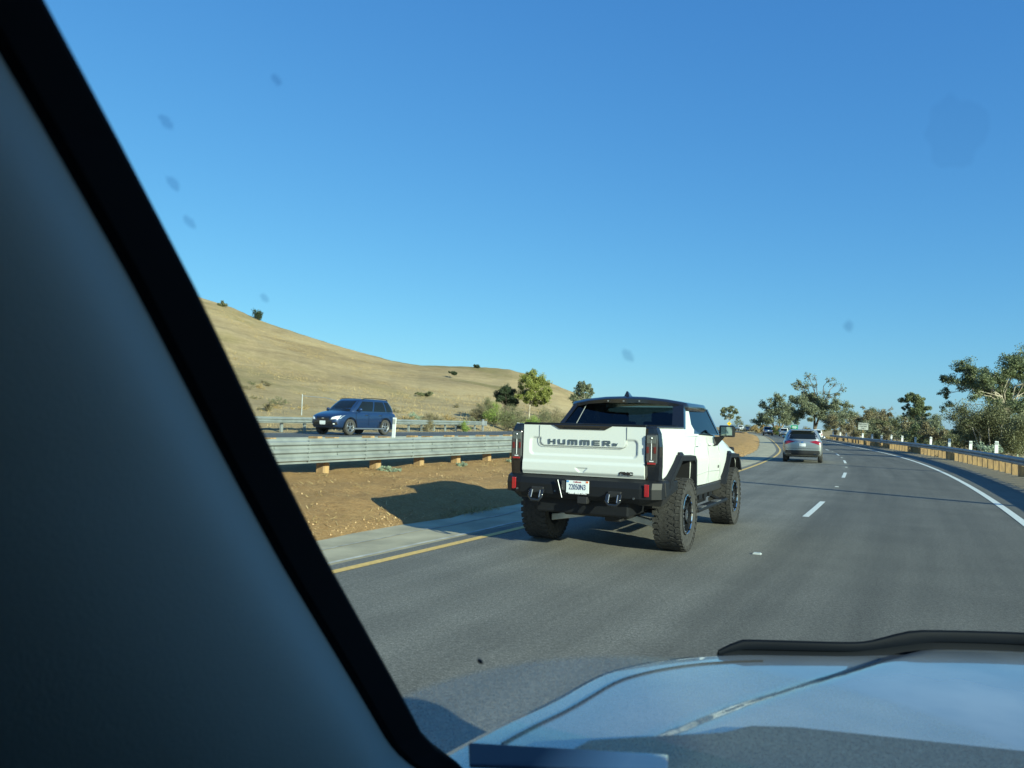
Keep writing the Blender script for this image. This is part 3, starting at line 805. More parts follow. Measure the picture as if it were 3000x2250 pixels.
lobe_tree("cottonwood_tree", 64.2, 165, "big half-bare tree with spreading upper branches in the centre of the wood", lobes_from([(388, 292, 22, .5), (374, 316, 13, .7), (418, 268, 20, .35), (446, 274, 17, .25), (410, 305, 22, .5), (500, 282, 20, .25), (524, 298, 18, .2), (548, 314, 18, .25), (534, 338, 18, .4), (482, 330, 20, .3), (502, 352, 18, .4), (450, 310, 18, .25), (430, 350, 34), (392, 378, 34), (470, 388, 38), (430, 415, 38), (522, 388, 28, .8), (562, 388, 20, .8), (380, 428, 34), (480, 428, 34), (540, 425, 28)], 440, 478, k165), M['leaf_euc2'], M['trunk_dark'], 52, 30000, .28, r0=.27, fork=.40, group=TG, twigs=11, stems=2, clump=.45)
lobe_tree("oak_tree", 77.5, 225, "broad grey-green tree with two humps left of the big half-bare tree", lobes_from([(310, 362, 24), (282, 384, 24), (252, 394, 20), (322, 398, 28), (346, 384, 18, .6), (352, 418, 28), (290, 428, 34), (250, 438, 28), (230, 458, 20), (320, 446, 34), (270, 462, 26), (362, 446, 24)], 305, 477, k225), M['leaf_euc2'], M['trunk_pale'], 61, 17000, .38, r0=.3, fork=.3, group=TG, stems=3, clump=.5)
lobe_tree("eucalyptus_tree", 82.2, 290, "lone round-headed tree on the skyline behind the warning sign", lobes_from([(100, 410, 15), (120, 404, 15), (138, 414, 13), (92, 426, 11, .8), (125, 432, 14, .8), (150, 438, 10, .8), (108, 436, 10, .5)], 122, 472, k290), M['leaf_euc2'], M['trunk_pale'], 71, 6000, .42, r0=.28, fork=.5, group=TG, ground=.2)
# scrub belt behind the rail, in patches one can tell apart
scr = [(45, 84, 3.6, 5, 'leaf_euc2'), (47.5, 92, 3.8, 6, 'leaf_brown'), (50, 100, 4.2, 6, 'leaf_scrub'), (52.5, 106, 4.6, 6, 'leaf_euc2'), (54, 116, 4.6, 7, 'leaf_brown'), (57, 128, 5.2, 7, 'leaf_euc2'), (60, 137, 5.4, 7, 'leaf_brown'), (63, 145, 5.6, 8, 'leaf_euc2'), (66, 153, 5.0, 8, 'leaf_scrub'), (41, 76, 3.4, 4.5, 'leaf_euc'), (38.8, 70, 3.0, 4, 'leaf_brown'), (66, 120, 5.0, 8, 'leaf_euc2'), (70, 135, 6.4, 9, 'leaf_euc2'), (74, 150, 7.0, 10, 'leaf_brown'), (53, 88, 3.8, 7, 'leaf_euc'), (49, 78, 3.4, 6, 'leaf_euc2'), (61, 105, 4.4, 8, 'leaf_brown'), (79, 165, 7.4, 10, 'leaf_euc')]
lab = ["grey-green thicket behind the right rail below the slim eucalyptus", "brown thicket behind the right rail left of the slim eucalyptus", "olive thicket just right of the white notice", "grey thicket under the mostly bare tree", "brown thicket behind the white notice", "grey thicket left of the white notice", "brown thicket above the left end of the right rail", "tall grey thicket between the rail end and the big half-bare tree", "olive thicket at the foot of the big half-bare tree", "green thicket left of the dense olive tree", "low brown thicket beside the dense olive tree", "pale thicket far behind the mostly bare tree", "tall pale thicket behind the white notice", "tall brown thicket right of the big half-bare tree", "dark thicket between the slim eucalyptus and the dense olive tree", "grey thicket behind the dense olive tree's left side", "brown thicket behind the slim eucalyptus trunk", "dark distant thicket right of the big half-bare tree"]
for i, (x, y, h, w, lm) in enumerate(scr):
    r_ = random.Random(900 + i); g_ = ground_z(x, y); lb_ = []
    for k in range(11):
        dx = r_.uniform(-.5, .5) * w; hh = h * (1 - .8 * (abs(dx) / w) ** 1.6); lb_.append((dx, g_ + hh * r_.uniform(.22, .92), h * r_.uniform(.13, .24), .55 if lm == 'leaf_brown' else .9))
    lobe_tree("thicket", x, y, lab[i], lb_, M[lm], M['trunk_pale' if i % 3 else 'trunk_dark'], 100 + i, int(5200 + 500 * w), .085 + y * .0009, r0=.07, fork=.25, cat="thicket", group="thickets behind the right rail", stems=3, twigs=6, clump=.55)
# low growth in front
for i, (x, y, h, w, lm, lb) in enumerate([(31.0, 50, 1.3, 3.0, 'leaf_sage', "low grey-green bush hugging the right rail posts, nearer"), (29.0, 42, 1.1, 2.6, 'leaf_sage', "low grey-green bush at the right edge behind the rail"), (34.5, 62, 1.4, 3.2, 'leaf_scrub', "low olive bush behind the shaded rail section"), (37.0, 66, 1.3, 3, 'leaf_brown', "low brown bush behind the shaded rail section"), (50.3, 131, 1.9, 4, 'leaf_brown', "rusty low bush at the left end of the right rail"), (59, 168, 2.4, 5, 'leaf_green', "pale green bushes under the small green sign"), (68.5, 200, 2.4, 7, 'grass_dry', "golden grass clump between the blue-grey pickup and the wood"), (72, 222, 2.6, 8, 'grass_dry', "tall golden grass clump left of the blue-grey pickup"), (79, 262, 4.2, 12, 'leaf_scrub', "dark olive bush on the far verge beside the oncoming cars"), (64, 188, 1.6, 5, 'leaf_brown', "brown brush clump right of the blue-grey pickup")]):
    shrub("bush", x, y, h, w, lb, M[lm], 200 + i, nleaf=1600, leaf=.10 + y * .0011, group="low bushes along the right verge")
# --- left side
LG = "trees at the foot of the hill"
k75, k96 = .1627 * 75 / 2260, .1627 * 96 / 2260
lobe_tree("sycamore_tree", 1.53, 75, "yellow-green leafy tree left of the white pickup's roof", lobes_from([(1000, 290, 80), (880, 350, 95), (1100, 365, 105), (780, 395, 75), (1205, 445, 95), (900, 480, 120), (1050, 500, 130), (760, 520, 80), (1270, 560, 85), (850, 620, 110), (1000, 650, 120), (1150, 650, 110), (1290, 645, 65), (760, 700, 75), (900, 760, 95), (1050, 780, 110), (1200, 770, 95)], 900, 1149, k75), M['leaf_olive'], M['trunk_pale'], 81, 26000, .12, r0=.09, fork=.4, group=LG, clump=.5, ground=1.5)
lobe_tree("oak_tree", -.51, 75, "small dark green oak beside the yellow-green tree", lobes_from([(450, 600, 80), (520, 570, 80), (380, 650, 75), (600, 640, 85), (450, 700, 95), (560, 730, 95), (650, 780, 75), (400, 760, 65), (500, 800, 90), (340, 700, 50), (600, 820, 80)], 520, 1149, k75), M['leaf_dark'], M['trunk_dark'], 82, 22000, .10, r0=.08, fork=.3, group=LG, clump=.62, ground=1.5)
lobe_tree("sycamore_tree", 8.88, 96, "pale feathery tree peeking over the white pickup's roof", lobes_from([(1900, 410, 50, .8), (1850, 480, 80), (1950, 500, 80), (1780, 560, 80), (1900, 580, 100), (2020, 580, 80), (1740, 650, 70), (1850, 670, 95), (1980, 670, 95), (1720, 750, 80), (1850, 780, 90)], 1900, 1149, k96), M['leaf_euc2'], M['trunk_pale'], 83, 12000, .15, r0=.10, fork=.4, group=LG, fill=.85, ground=1.8)
for i, (x, y, h, w, lm, lb) in enumerate([(-1.3, 68, 2.1, 2.6, 'leaf_green', "bright green bush left of the yellow-green tree's trunk"), (.4, 69, 2.7, 2.8, 'leaf_scrub', "olive bush under the dark green oak"), (2.6, 70, 2.2, 3.2, 'leaf_scrub', "grey-olive bush under the yellow-green tree"), (4.6, 73, 2.3, 3.6, 'leaf_brown', "brown bush right of the yellow-green tree's trunk"), (1.6, 64, 1.5, 2.2, 'leaf_green', "low fresh green bush in front of the yellow-green tree"), (6.6, 76, 2.4, 3.6, 'leaf_scrub', "olive bush beside the white pickup's rear pillar"), (-3.0, 70, 1.5, 2.2, 'leaf_brown', "greyish dry bush at the left end of the bush row"), (3.8, 63, 1.3, 2.4, 'leaf_brown', "dry brown bush just left of the pickup's bed"), (-.4, 66, 2.0, 3.0, 'leaf_scrub', "wide olive bush in the middle of the bush row"), (5.6, 70, 2.0, 3.4, 'leaf_green', "light green bush half hidden by the pickup's roof pillar"), (-2.0, 72, 2.4, 2.4, 'leaf_scrub', "tall thin olive bush left of the dark oak")]):
    shrub("bush", x, y, h, w, lb, M[lm], 300 + i, nleaf=2600, leaf=.10, group="bushes at the foot of the hill")
for i, (x, y, h, w, lm, lb) in enumerate([(-9.6, 53, .9, 1.8, 'leaf_scrub', "low green scrub on the bank right of the blue car's roof"), (-6.2, 58, .8, 1.6, 'leaf_brown', "brown scrub behind the end of the far rail"), (-5.6, 52, 1.0, 1.4, 'leaf_brown', "dark brown bush just behind the far rail"), (-15.8, 50, .7, 1.4, 'leaf_brown', "dark scrub on the bank left of the blue car"), (-7.6, 61, .7, 1.5, 'leaf_sage', "grey-blue scrub patch on the bank above the rail"), (-3.4, 56, .8, 1.0, 'leaf_green', "small yellow-green bush behind the far rail")]):
    shrub("bush", x, y, h, w, lb, M[lm], 340 + i, nleaf=900, leaf=.09, group="scrub dotted on the hill")

# ------------------------------------------------------------------ vehicles
def bvh_of(*objs):
    V = []; F = []
    for o in objs:
        n = len(V); V += [v.co.copy() for v in o.data.vertices]; F += [tuple(i + n for i in p.vertices) for p in o.data.polygons]
    return BVHTree.FromPolygons(V, F)

def decal(name, bv, quad, axis, sgn, mt, parent, off=.006, nu=6, nv=4):
    """a panel that follows the body: quad of 2D corners projected on the mesh along an axis"""
    A, B, C_, D = [Vector((*q, 0)) for q in quad]; rows = []; last = None
    for j in range(nv + 1):
        row = []
        for i in range(nu + 1):
            p = A.lerp(B, i / nu).lerp(D.lerp(C_, i / nu), j / nv)
            o = {'x': Vector((sgn * 3, p.x, p.y)), 'y': Vector((p.x, sgn * 6, p.y)), 'z': Vector((p.x, p.y, 5))}[axis]
            d = {'x': Vector((-sgn, 0, 0)), 'y': Vector((0, -sgn, 0)), 'z': Vector((0, 0, -1))}[axis]
            h = bv.ray_cast(o, d)
            if h[0] is None: q = last or Vector((0, 0, 0))
            else: q = h[0] - d * off; last = q
            row.append(q)
        rows.append(row)
    b = MB().grid(rows)
    return b.build(name, mt, parent, smooth=True)

def wheel(parent, x, y, r, w, side, spoke='alloy', tread=False, nsp=10, rimr=.62, name="wheel"):
    """tyre + rim; side=+1 faces +x"""
    wh = empty(name, (x, y, r), parent=parent)
    hw = w / 2
    t = MB().lathe([(-hw * .80, r * rimr), (-hw * .96, r * (rimr + .10)), (-hw, r * .84), (-hw * .93, r * .955), (-hw * .75, r * .985), (hw * .75, r * .985), (hw * .93, r * .955), (hw, r * .84), (hw * .96, r * (rimr + .10)), (hw * .80, r * rimr), (hw * .2, r * rimr * .95)], 48)
    if tread:
        N = 34
        for k in range(N):
            a = 2 * math.pi * k / N
            for j, (xx, ww, ph, hh) in enumerate([(-hw * .84, .075, 0, .060), (hw * .84, .075, .5, .060), (-hw * .36, .085, .5, .052), (hw * .36, .085, 0, .052), (0, .05, .25, .045)]):
                aa = a + ph * 2 * math.pi / N; rm = rx(aa)
                c = rm @ Vector((xx, 0, r * .985))
                t.box(c, (ww, hh, r * .022), rm @ rz(.35 if j in (2,) else (-.35 if j == 3 else 0)))
            aa = a; rm = rx(aa)
            for sx_ in (-1, 1): t.box(rm @ Vector((sx_ * hw * .975, 0, r * .91)), (.02, .05, r * .10), rm)
    t.build("tyre", M['tread'] if tread else M['rubber'], wh, smooth=not tread)
    f = side * hw
    rm_ = MB().lathe([(f * .80, r * rimr), (f * .88, r * (rimr - .02)), (f * .80, r * (rimr - .06)), (f * .1, r * (rimr - .08))], 32)
    for k in range(nsp):
        a = 2 * math.pi * k / nsp; m_ = rx(a)
        wd = r * (.075 if nsp > 6 else .13)
        P = [(f * .66, -wd * .5, r * .10), (f * .66, wd * .5, r * .10), (f * .72, wd * .5, r * (rimr - .06)), (f * .72, -wd * .5, r * (rimr - .06)),
             (f * .45, -wd * .5, r * .10), (f * .45, wd * .5, r * .10), (f * .5, wd * .5, r * (rimr - .06)), (f * .5, -wd * .5, r * (rimr - .06))]
        rm_.hexa([m_ @ Vector(p) for p in P])
    rm_.lathe([(f * .40, r * .12), (f * .70, r * .12), (f * .72, r * .08), (f * .72, .001)], 16)
    rm_.build("rim", M[spoke], wh)
    MB().lathe([(f * .35, .001), (f * .35, r * (rimr - .06)), (f * .25, r * (rimr - .06))], 24).build("brake_disc", M['satin_black'], wh)
    return wh

def loft(stations, expo=None):
    """stations: y, halfwidth, zlow, zbelt, ztop -> closed body"""
    b = MB(); rows = []
    for (y, hw, zl, zb, zt) in stations:
        R_ = [(0, zl), (hw * .78, zl), (hw * .93, zl + .04), (hw * .985, zl + .35 * (zb - zl)), (hw, zl + .62 * (zb - zl)), (hw * .975, zb - .03), (hw * .90, zb + .35 * (zt - zb)), (hw * .62, zt - .01), (0, zt)]
        ring = [(x, y, z) for x, z in R_] + [(-x, y, z) for x, z in R_[-2:0:-1]]
        rows.append(ring + [ring[0]])
    b.grid(rows)
    n = len(rows[0])
    b.f.append(tuple(range(n - 1))); b.f.append(tuple((len(rows) - 1) * n + k for k in range(n - 1)))
    return b

def weld(o, d=1e-4):
    bm = bmesh.new(); bm.from_mesh(o.data); bmesh.ops.remove_doubles(bm, verts=bm.verts, dist=d)
    bmesh.ops.recalc_face_normals(bm, faces=bm.faces); bm.to_mesh(o.data); bm.free()

def car(name, label, cat, paint, p, loc, head, group=None, far=False, plate_rear=True, plate_front=True):
    root = empty(name, loc, -head); tag(root, label, cat, group)
    L, W, H = p['L'], p['W'], p['H']; hw = W / 2; yf, yr = L / 2, -L / 2
    zl, wr, wb = p.get('zl', .26), p.get('wr', .36), p.get('wb', L * .58)
    zb, zh = p.get('belt', 1.02), p.get('hood', 1.02)
    c = p['cab']                      # rear bottom, rear top, front top, front bottom (y)
    tail = p.get('tail', zb)
    st = [(yr, hw * .86, zl + .16, tail * .93, tail * .95), (yr + .06, hw * .93, zl + .08, tail * .97, tail), (yr + .35, hw * .985, zl + .02, tail, tail + .02),
          (yr + .9, hw, zl, zb, zb + .03), (c[3] - 1.2, hw, zl, zb, zb + .03), (c[3], hw * .99, zl, zb - .03, zh + .03), (c[3] + .35, hw * .985, zl, zb - .07, zh + .01),
          (yf - .55, hw * .97, zl + .01, zh - .14, zh - .04), (yf - .20, hw * .90, zl + .04, zh - .22, zh - .13), (yf - .04, hw * .76, zl + .08, zh - .30, zh - .24), (yf, hw * .66, zl + .14, zh - .36, zh - .32)]
    body = loft(st).build("body", paint, root, smooth=True); weld(body)
    s = body.modifiers.new("s", 'SUBSURF'); s.levels = s.render_levels = 1 if far else 2
    bpy.context.view_layer.update(); bake(body)
    ya = [-wb / 2 + p.get('wo', 0), wb / 2 + p.get('wo', 0)]
    if not far:
        cb = MB()
        for y in ya: cb.prism([(y + (wr + .055) * math.cos(a), wr + (wr + .055) * math.sin(a)) for a in np.linspace(0, 2 * math.pi, 28, endpoint=False)], 'x', -hw - .3, hw + .3)
        co = cb.build("cutter"); cut(body, co)
        body.data.shade_smooth()
    # cabin
    ct = p.get('roofw', .72) * hw; cbw = hw * .93
    def loop(y0, y1, w, z, rnd=.25):
        ym = (y0 + y1) / 2; hl = (y1 - y0) / 2; out = []
        for k in range(40):
            a = 2 * math.pi * (k + .5) / 40; ca, sa = math.cos(a), math.sin(a)
            e = 2 / 7.0
            out.append((w * math.copysign(abs(ca) ** e, ca), ym + hl * math.copysign(abs(sa) ** e, sa) + (0.05 * (1 - (abs(ca) ** e) ** 2) * math.copysign(1, sa)), z))
        return out + [out[0]]
    rows = [loop(c[0], c[3], cbw, zb - .08), loop(c[0] + .02, c[3] - .04, cbw * .995, zb + .04)]
    for t in (.25, .5, .75, .92, 1.0):
        bow = .04 * math.sin(math.pi * t)
        rows.append(loop(c[0] + (c[1] - c[0]) * t - bow * .6, c[3] + (c[2] - c[3]) * t + bow, cbw + (ct - cbw) * t + bow * .6, zb + .04 + (H - .09 - zb) * t))
    for (f, dz) in ((.93, .026), (.78, .042), (.45, .05), (.01, .05)):
        ym = (c[1] + c[2]) / 2; hl = (c[2] - c[1]) / 2
        rows.append(loop(ym - hl * f, ym + hl * f, ct * f, H - .05 + dz))
    cab = MB().grid(rows).build("cabin", paint, root, smooth=True); weld(cab)
    bv = bvh_of(body, cab); g = M['dark_glass']
    zt = H - .13
    def side_x(fr, t):  # y on the cabin side at fraction fr (0 rear .. 1 front), height t
        yb0, yt0 = c[0], c[1]; yb1, yt1 = c[3], c[2]
        a = yb0 + (yt0 - yb0) * t; b_ = yb1 + (yt1 - yb1) * t
        return a + (b_ - a) * fr
    z0 = zb + .055; t0, t1 = .04, (zt - zb) / (H - .05 - zb)
    for sgn in (1, -1):
        fr = p.get('win', [(.07, .24), (.265, .56), (.585, .93)])
        for k, (a, b_) in enumerate(fr):
            q = [(side_x(a, t0), z0), (side_x(b_, t0), z0), (side_x(b_, t1), zt), (side_x(a + .015, t1), zt)]
            if k == len(fr) - 1: q[2] = (side_x(b_, t1) , zt)
            decal("side_window", bv, q, 'x', sgn, g, root, .007, 8, 5)
    wr_ = cbw * .86
    decal("rear_window", bv, [(-wr_, zb + .06), (wr_, zb + .06), (ct * .84, H - .12), (-ct * .84, H - .12)], 'y', -1, g, root, .008, 10, 6)
    decal("windshield", bv, [(-cbw * .90, zb + .05), (cbw * .90, zb + .05), (ct * .90, H - .115), (-ct * .90, H - .115)], 'y', 1, g, root, .008, 10, 6)
    # lamps
    for sgn in (1, -1):
        for q in p['tail_lamp']: decal("tail_light", bv, [(sgn * x, z) for x, z in q], 'y', -1, M['red_lens'], root, .012, 6, 4)
        for q in p['head_lamp']: decal("headlight", bv, [(sgn * x, z) for x, z in q], 'y', 1, M['clear_lens'], root, .012, 6, 4)
    # lower cladding
    zc = zl + p.get('clad', .20)
    decal("rear_bumper", bv, [(-hw * .86, zl + .14), (hw * .86, zl + .14), (hw * .84, zc + .12), (-hw * .84, zc + .12)], 'y', -1, M['cladding'], root, .014, 12, 3)
    decal("front_bumper", bv, [(-hw * .6, zl + .16), (hw * .6, zl + .16), (hw * .55, zc + .16), (-hw * .55, zc + .16)], 'y', 1, M['cladding'], root, .014, 12, 3)
    decal("grille", bv, [(-hw * .38, zh - .42), (hw * .38, zh - .42), (hw * .44, zh - .27), (-hw * .44, zh - .27)], 'y', 1, M['gloss_black'], root, .014, 8, 3)
    if plate_rear:
        pz = p.get('plate_z', zb - .15)
        decal("licence_plate", bv, [(-.155, pz - .075), (.155, pz - .075), (.155, pz + .075), (-.155, pz + .075)], 'y', -1, M['plate_white'], root, .03, 1, 1)
    decal("licence_plate", bv, [(-.155, zl + .20), (.155, zl + .20), (.155, zl + .34), (-.155, zl + .34)], 'y', 1, M['plate_white'], root, .03, 1, 1)
    for y in ya:
        for sgn in (1, -1):
            if far: wheel(root, sgn * (hw - .10), y, wr, .22, sgn, 'alloy', nsp=5)
            else: wheel(root, sgn * (hw - .12), y, wr, .225, sgn, 'alloy', nsp=5, rimr=.64)
    # underside
    MB().box((0, 0, zl + .06), (W * .72, L * .86, .12)).build("underbody", M['satin_black'], root)
    for sgn in (1, -1):   # mirrors
        mo = MB().lathe([(-.09, .001), (-.085, .055), (0, .085), (.075, .08), (.08, .001)], 12, (sgn * (hw + .06), c[3] - .42, zb + .12), 'y')
        mo.box((sgn * (hw - .03), c[3] - .40, zb + .07), (.14, .05, .04))
        mo.build("mirror", paint, root, smooth=True)
    if p.get('rails'):
        for sgn in (1, -1):
            x = sgn * ct * .93; ym = (c[1] + c[2]) / 2; hl = (c[2] - c[1]) / 2
            MB().tube([(x, ym - hl * .92, H - .05), (x, ym - hl * .8, H + .015), (x, ym, H + .03), (x, ym + hl * .75, H + .005), (x, ym + hl * .9, H - .06)], .02, 6).build("roof_rail", M['satin_black'], root, smooth=True)
    root["_b"] = 0
    del root["_b"]
    return root, bv, body, cab

# --- silver crossover ahead in our lane's left neighbour
PX_LEX = dict(L=4.64, W=1.87, H=1.63, belt=1.10, hood=1.05, wr=.37, wb=2.66, cab=(-2.16, -1.62, .35, 1.25), roofw=.70, zl=.27, clad=.22, tail=1.10, plate_z=.875,
              tail_lamp=[[(.34, 1.03), (.84, .87), (.89, 1.07), (.62, 1.11)]], head_lamp=[[(.55, .68), (.80, .72), (.84, .82), (.58, .74)]])
pp = rd(-2.0, 30.0 + 2.3)
lex, bv, bd, cb_ = car("silver_crossover", "silver crossover with lit tail lights ahead on the lane line, seen from behind", "car", M['silver_paint'], PX_LEX, pp, hs(32.3) + R(-1))
MB().box((0, -1.74, 1.60), (1.10, .26, .035), rx(R(8))).build("spoiler", M['silver_paint'], lex, bevel=.012)
decal("bumper_insert", bv, [(-.80, .37), (.80, .37), (.70, .60), (-.70, .60)], 'y', -1, M['cladding'], lex, .026, 12, 4)
decal("licence_plate_recess", bv, [(-.36, .78), (.36, .78), (.28, .97), (-.28, .97)], 'y', -1, M['silver_paint'], lex, .004, 4, 2)
decal("emblem", bv, [(-.05, .985), (.05, .985), (.05, 1.04), (-.05, 1.04)], 'y', -1, M['chrome'], lex, .02, 1, 1)
decal("trim_line", bv, [(-.80, .69), (.80, .69), (.80, .705), (-.80, .705)], 'y', -1, M['satin_black'], lex, .006, 10, 1)
for sgn in (1, -1):
    decal("exhaust_tip", bv, [(sgn * .50, .42), (sgn * .78, .40), (sgn * .76, .47), (sgn * .56, .47)], 'y', -1, M['chrome'], lex, .034, 4, 2)
    decal("exhaust_outlet", bv, [(sgn * .55, .43), (sgn * .74, .42), (sgn * .73, .455), (sgn * .58, .455)], 'y', -1, M['gloss_black'], lex, .040, 4, 2)
    decal("lamp_insert", bv, [(sgn * .66, .985), (sgn * .84, .93), (sgn * .86, 1.02), (sgn * .70, 1.05)], 'y', -1, M['dark_red_lens'] if sgn < 0 else M['red_lens'], lex, .018, 3, 2)

# --- blue car on the oncoming carriageway
PX_FOR = dict(L=4.45, W=1.80, H=1.71, belt=1.06, hood=1.10, wr=.37, wb=2.64, cab=(-2.18, -1.78, .42, 1.18), roofw=.76, zl=.27, clad=.18, tail=1.06, rails=True, wo=.03,
              tail_lamp=[[(.58, .86), (.84, .86), (.84, 1.12), (.62, 1.08)]], head_lamp=[[(.45, .70), (.80, .74), (.84, .90), (.50, .80)]],
              win=[(.06, .23), (.255, .54), (.57, .92)])
pp = rd(-21.0, 20.9, .875)
fo, bv, bd, cb_ = car("blue_suv", "blue sport utility car with roof rails driving toward the camera beyond the median rail", "car", M['blue_paint'], PX_FOR, (-7.50, 37.0, .875), hs(20.5) + math.pi + R(3), plate_rear=True)
decal("lower_grille", bv, [(-.60, .40), (.60, .40), (.50, .66), (-.50, .66)], 'y', 1, M['gloss_black'], fo, .018, 10, 3)
decal("licence_plate", bv, [(-.17, .50), (.17, .50), (.17, .64), (-.17, .64)], 'y', 1, M['plate_white'], fo, .035, 1, 1)
for sgn in (1, -1):
    for y_ in (-1.29, 1.35):
        b = MB(); b.tube([(sgn * .895, y_ + .435 * math.cos(a), .37 + .435 * math.sin(a)) for a in np.linspace(-.1, math.pi + .1, 15)], .022, 6); b.build("arch_trim", M['satin_black'], fo)
decal("emblem", bv, [(-.07, .73), (.07, .73), (.07, .78), (-.07, .78)], 'y', 1, M['chrome'], fo, .022, 2, 1)
for sgn in (1, -1):
    decal("fog_light_surround", bv, [(sgn * .52, .44), (sgn * .74, .46), (sgn * .72, .60), (sgn * .56, .56)], 'y', 1, M['satin_black'], fo, .016, 4, 3)
    decal("fog_light", bv, [(sgn * .58, .48), (sgn * .66, .48), (sgn * .66, .53), (sgn * .58, .53)], 'y', 1, M['clear_lens'], fo, .022, 2, 2)
    b = MB()
    for y in (-.95, .05, .98): b.box((sgn * .902, y, .74), (.004, .010, .56))
    b.build("door_seams", M['satin_black'], fo)
    for y in (-.78, .24): MB().box((sgn * .905, y, .93), (.03, .17, .03)).build("door_handle", M['chrome'], fo)
    b = MB(); b.box((sgn * .885, 0, .30), (.05, 2.3, .07)); b.build("sill_trim", M['alloy'], fo, bevel=.01)
b = MB()
for sx_ in (-.35, .3):
    b.box((sx_, .15, 1.05), (.46, .12, .55)); b.box((sx_, .12, 1.40), (.24, .1, .2))

# --- vehicles farther on
P_SUV = dict(L=4.7, W=1.88, H=1.74, belt=1.08, hood=1.08, wr=.37, cab=(-2.22, -1.85, .35, 1.2), roofw=.78, tail=1.08, tail_lamp=[[(.62, .82), (.86, .82), (.88, 1.10), (.70, 1.08)]], head_lamp=[[(.45, .72), (.80, .75), (.84, .88), (.50, .80)]])
P_PICK = dict(L=5.8, W=2.0, H=1.92, belt=1.22, hood=1.22, wr=.42, zl=.42, cab=(-.75, -.55, .75, 1.35), roofw=.80, tail=1.26, tail_lamp=[[(.80, .85), (.94, .85), (.94, 1.20), (.80, 1.20)]], head_lamp=[[(.50, .84), (.86, .86), (.88, 1.0), (.52, .98)]])
P_SED = dict(L=4.8, W=1.82, H=1.46, belt=.93, hood=.92, wr=.33, zl=.20, cab=(-1.95, -1.15, .25, 1.2), roofw=.74, tail=.98, tail_lamp=[[(.55, .72), (.82, .72), (.82, .86), (.55, .86)]], head_lamp=[[(.45, .58), (.78, .60), (.80, .72), (.5, .68)]])
def gz(p): return 0.0
car("white_estate", "white crossover far ahead in the right lane, half hidden by the silver crossover", "car", M['white_paint'], P_SUV, rd(3.2, 119.5, -.12), hs(119), far=True)
car("white_suv", "white sport utility car far ahead, left of the silver crossover's roof", "car", M['white_paint'], P_SUV, rd(.1, 157, 0), hs(157) + R(2), far=True)
car("pickup_truck", "blue-grey pickup truck far ahead in the left lane", "pickup truck", M['slate_paint'], P_PICK, rd(-2.6, 169, 0), hs(170), far=True)
def opp(u, s): return rd(u + opp_u(s), s, opp_z(s) + .024)
car("white_pickup_oncoming", "white pickup truck far off on the oncoming carriageway", "pickup truck", M['white_paint'], P_PICK, (74.9, 253, .44), hs(250) + math.pi - R(8), far=True, plate_rear=False)
car("black_sedan", "black sedan far off behind the white oncoming pickup", "car", M['dark_paint'], P_SED, (73.6, 240, .44), hs(238) + math.pi - R(8), far=True, plate_rear=False)
car("dark_suv_oncoming", "dark sport utility car far off on the oncoming carriageway, left of the white one", "car", M['dark_paint'], P_SUV, (72.4, 262, .44), hs(252) + math.pi - R(8), far=True, plate_rear=False)
car("white_van_oncoming", "pale sport utility car showing just above the white pickup's side mirror", "car", M['white_paint'], P_SUV, (70.6, 256, .44), hs(232) + math.pi - R(8), far=True, plate_rear=False)

# ------------------------------------------------------------------ the white pickup truck
HT = R(26.5)
hm = empty("pickup_truck", (1.395, 10.87, 0.0), -HT)
tag(hm, "large lifted white pickup with black roof and chunky tyres, HUMMER EV across the tailgate", "pickup truck")
WP, GB, SB, PL = M['white_paint'], M['gloss_black'], M['satin_black'], M['plastic']
TRK = 1.12 - .175    # tyre centre offset

def hring(y, hw, zb, zt, tin=0.0):
    h = hw
    q = zt - zb
    r_ = [(0, zb), (h - .10, zb), (h - .035, zb + .03), (h - .012, zb + .23 * q), (h, zb + .48 * q), (h - .004, zb + .59 * q), (h - .03, zb + .77 * q), (h - .045 - tin, zb + .92 * q), (h - .06 - tin, zt - .015), (h - .085 - tin, zt), (0, zt + .012)]
    ring = [(x, y, z) for x, z in r_] + [(-x, y, z) for x, z in r_[-2:0:-1]]
    return ring + [ring[0]]
rows = [hring(-1.03, 1.0, .99, 1.635), hring(-1.0, 1.015, .98, 1.637), hring(-.82, 1.02, .98, 1.637), hring(-.70, 1.02, .80, 1.637), hring(-.5, 1.02, .77, 1.637), hring(.36, 1.02, .77, 1.635), hring(.60, 1.02, .77, 1.60), hring(1.0, 1.02, .77, 1.56), hring(1.6, 1.02, .76, 1.545),
        hring(2.4, 1.02, .76, 1.53), hring(2.55, 1.02, .76, 1.50, .02), hring(3.2, 1.03, .76, 1.45, .05), hring(3.9, 1.02, .80, 1.35, .08), hring(4.12, 1.0, .86, 1.30, .10), hring(4.2, .96, .92, 1.24, .12)]
b = MB().grid(rows); n = len(rows[0])
b.f.append(tuple(range(n - 1))); b.f.append(tuple((len(rows) - 1) * n + k for k in range(n - 1)))
hbody = b.build("body", WP, hm, smooth=True); weld(hbody)
for y0, poly in ((0, [(-.78, .60), (-.66, .97), (-.26, 1.21), (.47, 1.19), (.56, .60)]), (3.35, [(-.66, .60), (-.44, .96), (-.22, 1.15), (.42, 1.14), (.66, .90), (.70, .60)])):
    for sgn in (1, -1):
        cb = MB(); cb.prism([(y0 + y, z) for y, z in poly], 'x', sgn * .60, sgn * 1.3); cut(hbody, cb.build("cutter"))
hbody.data.shade_smooth()
while len(hbody.data.materials) > 1: hbody.data.materials.pop()
hbody.data.materials.append(PL)
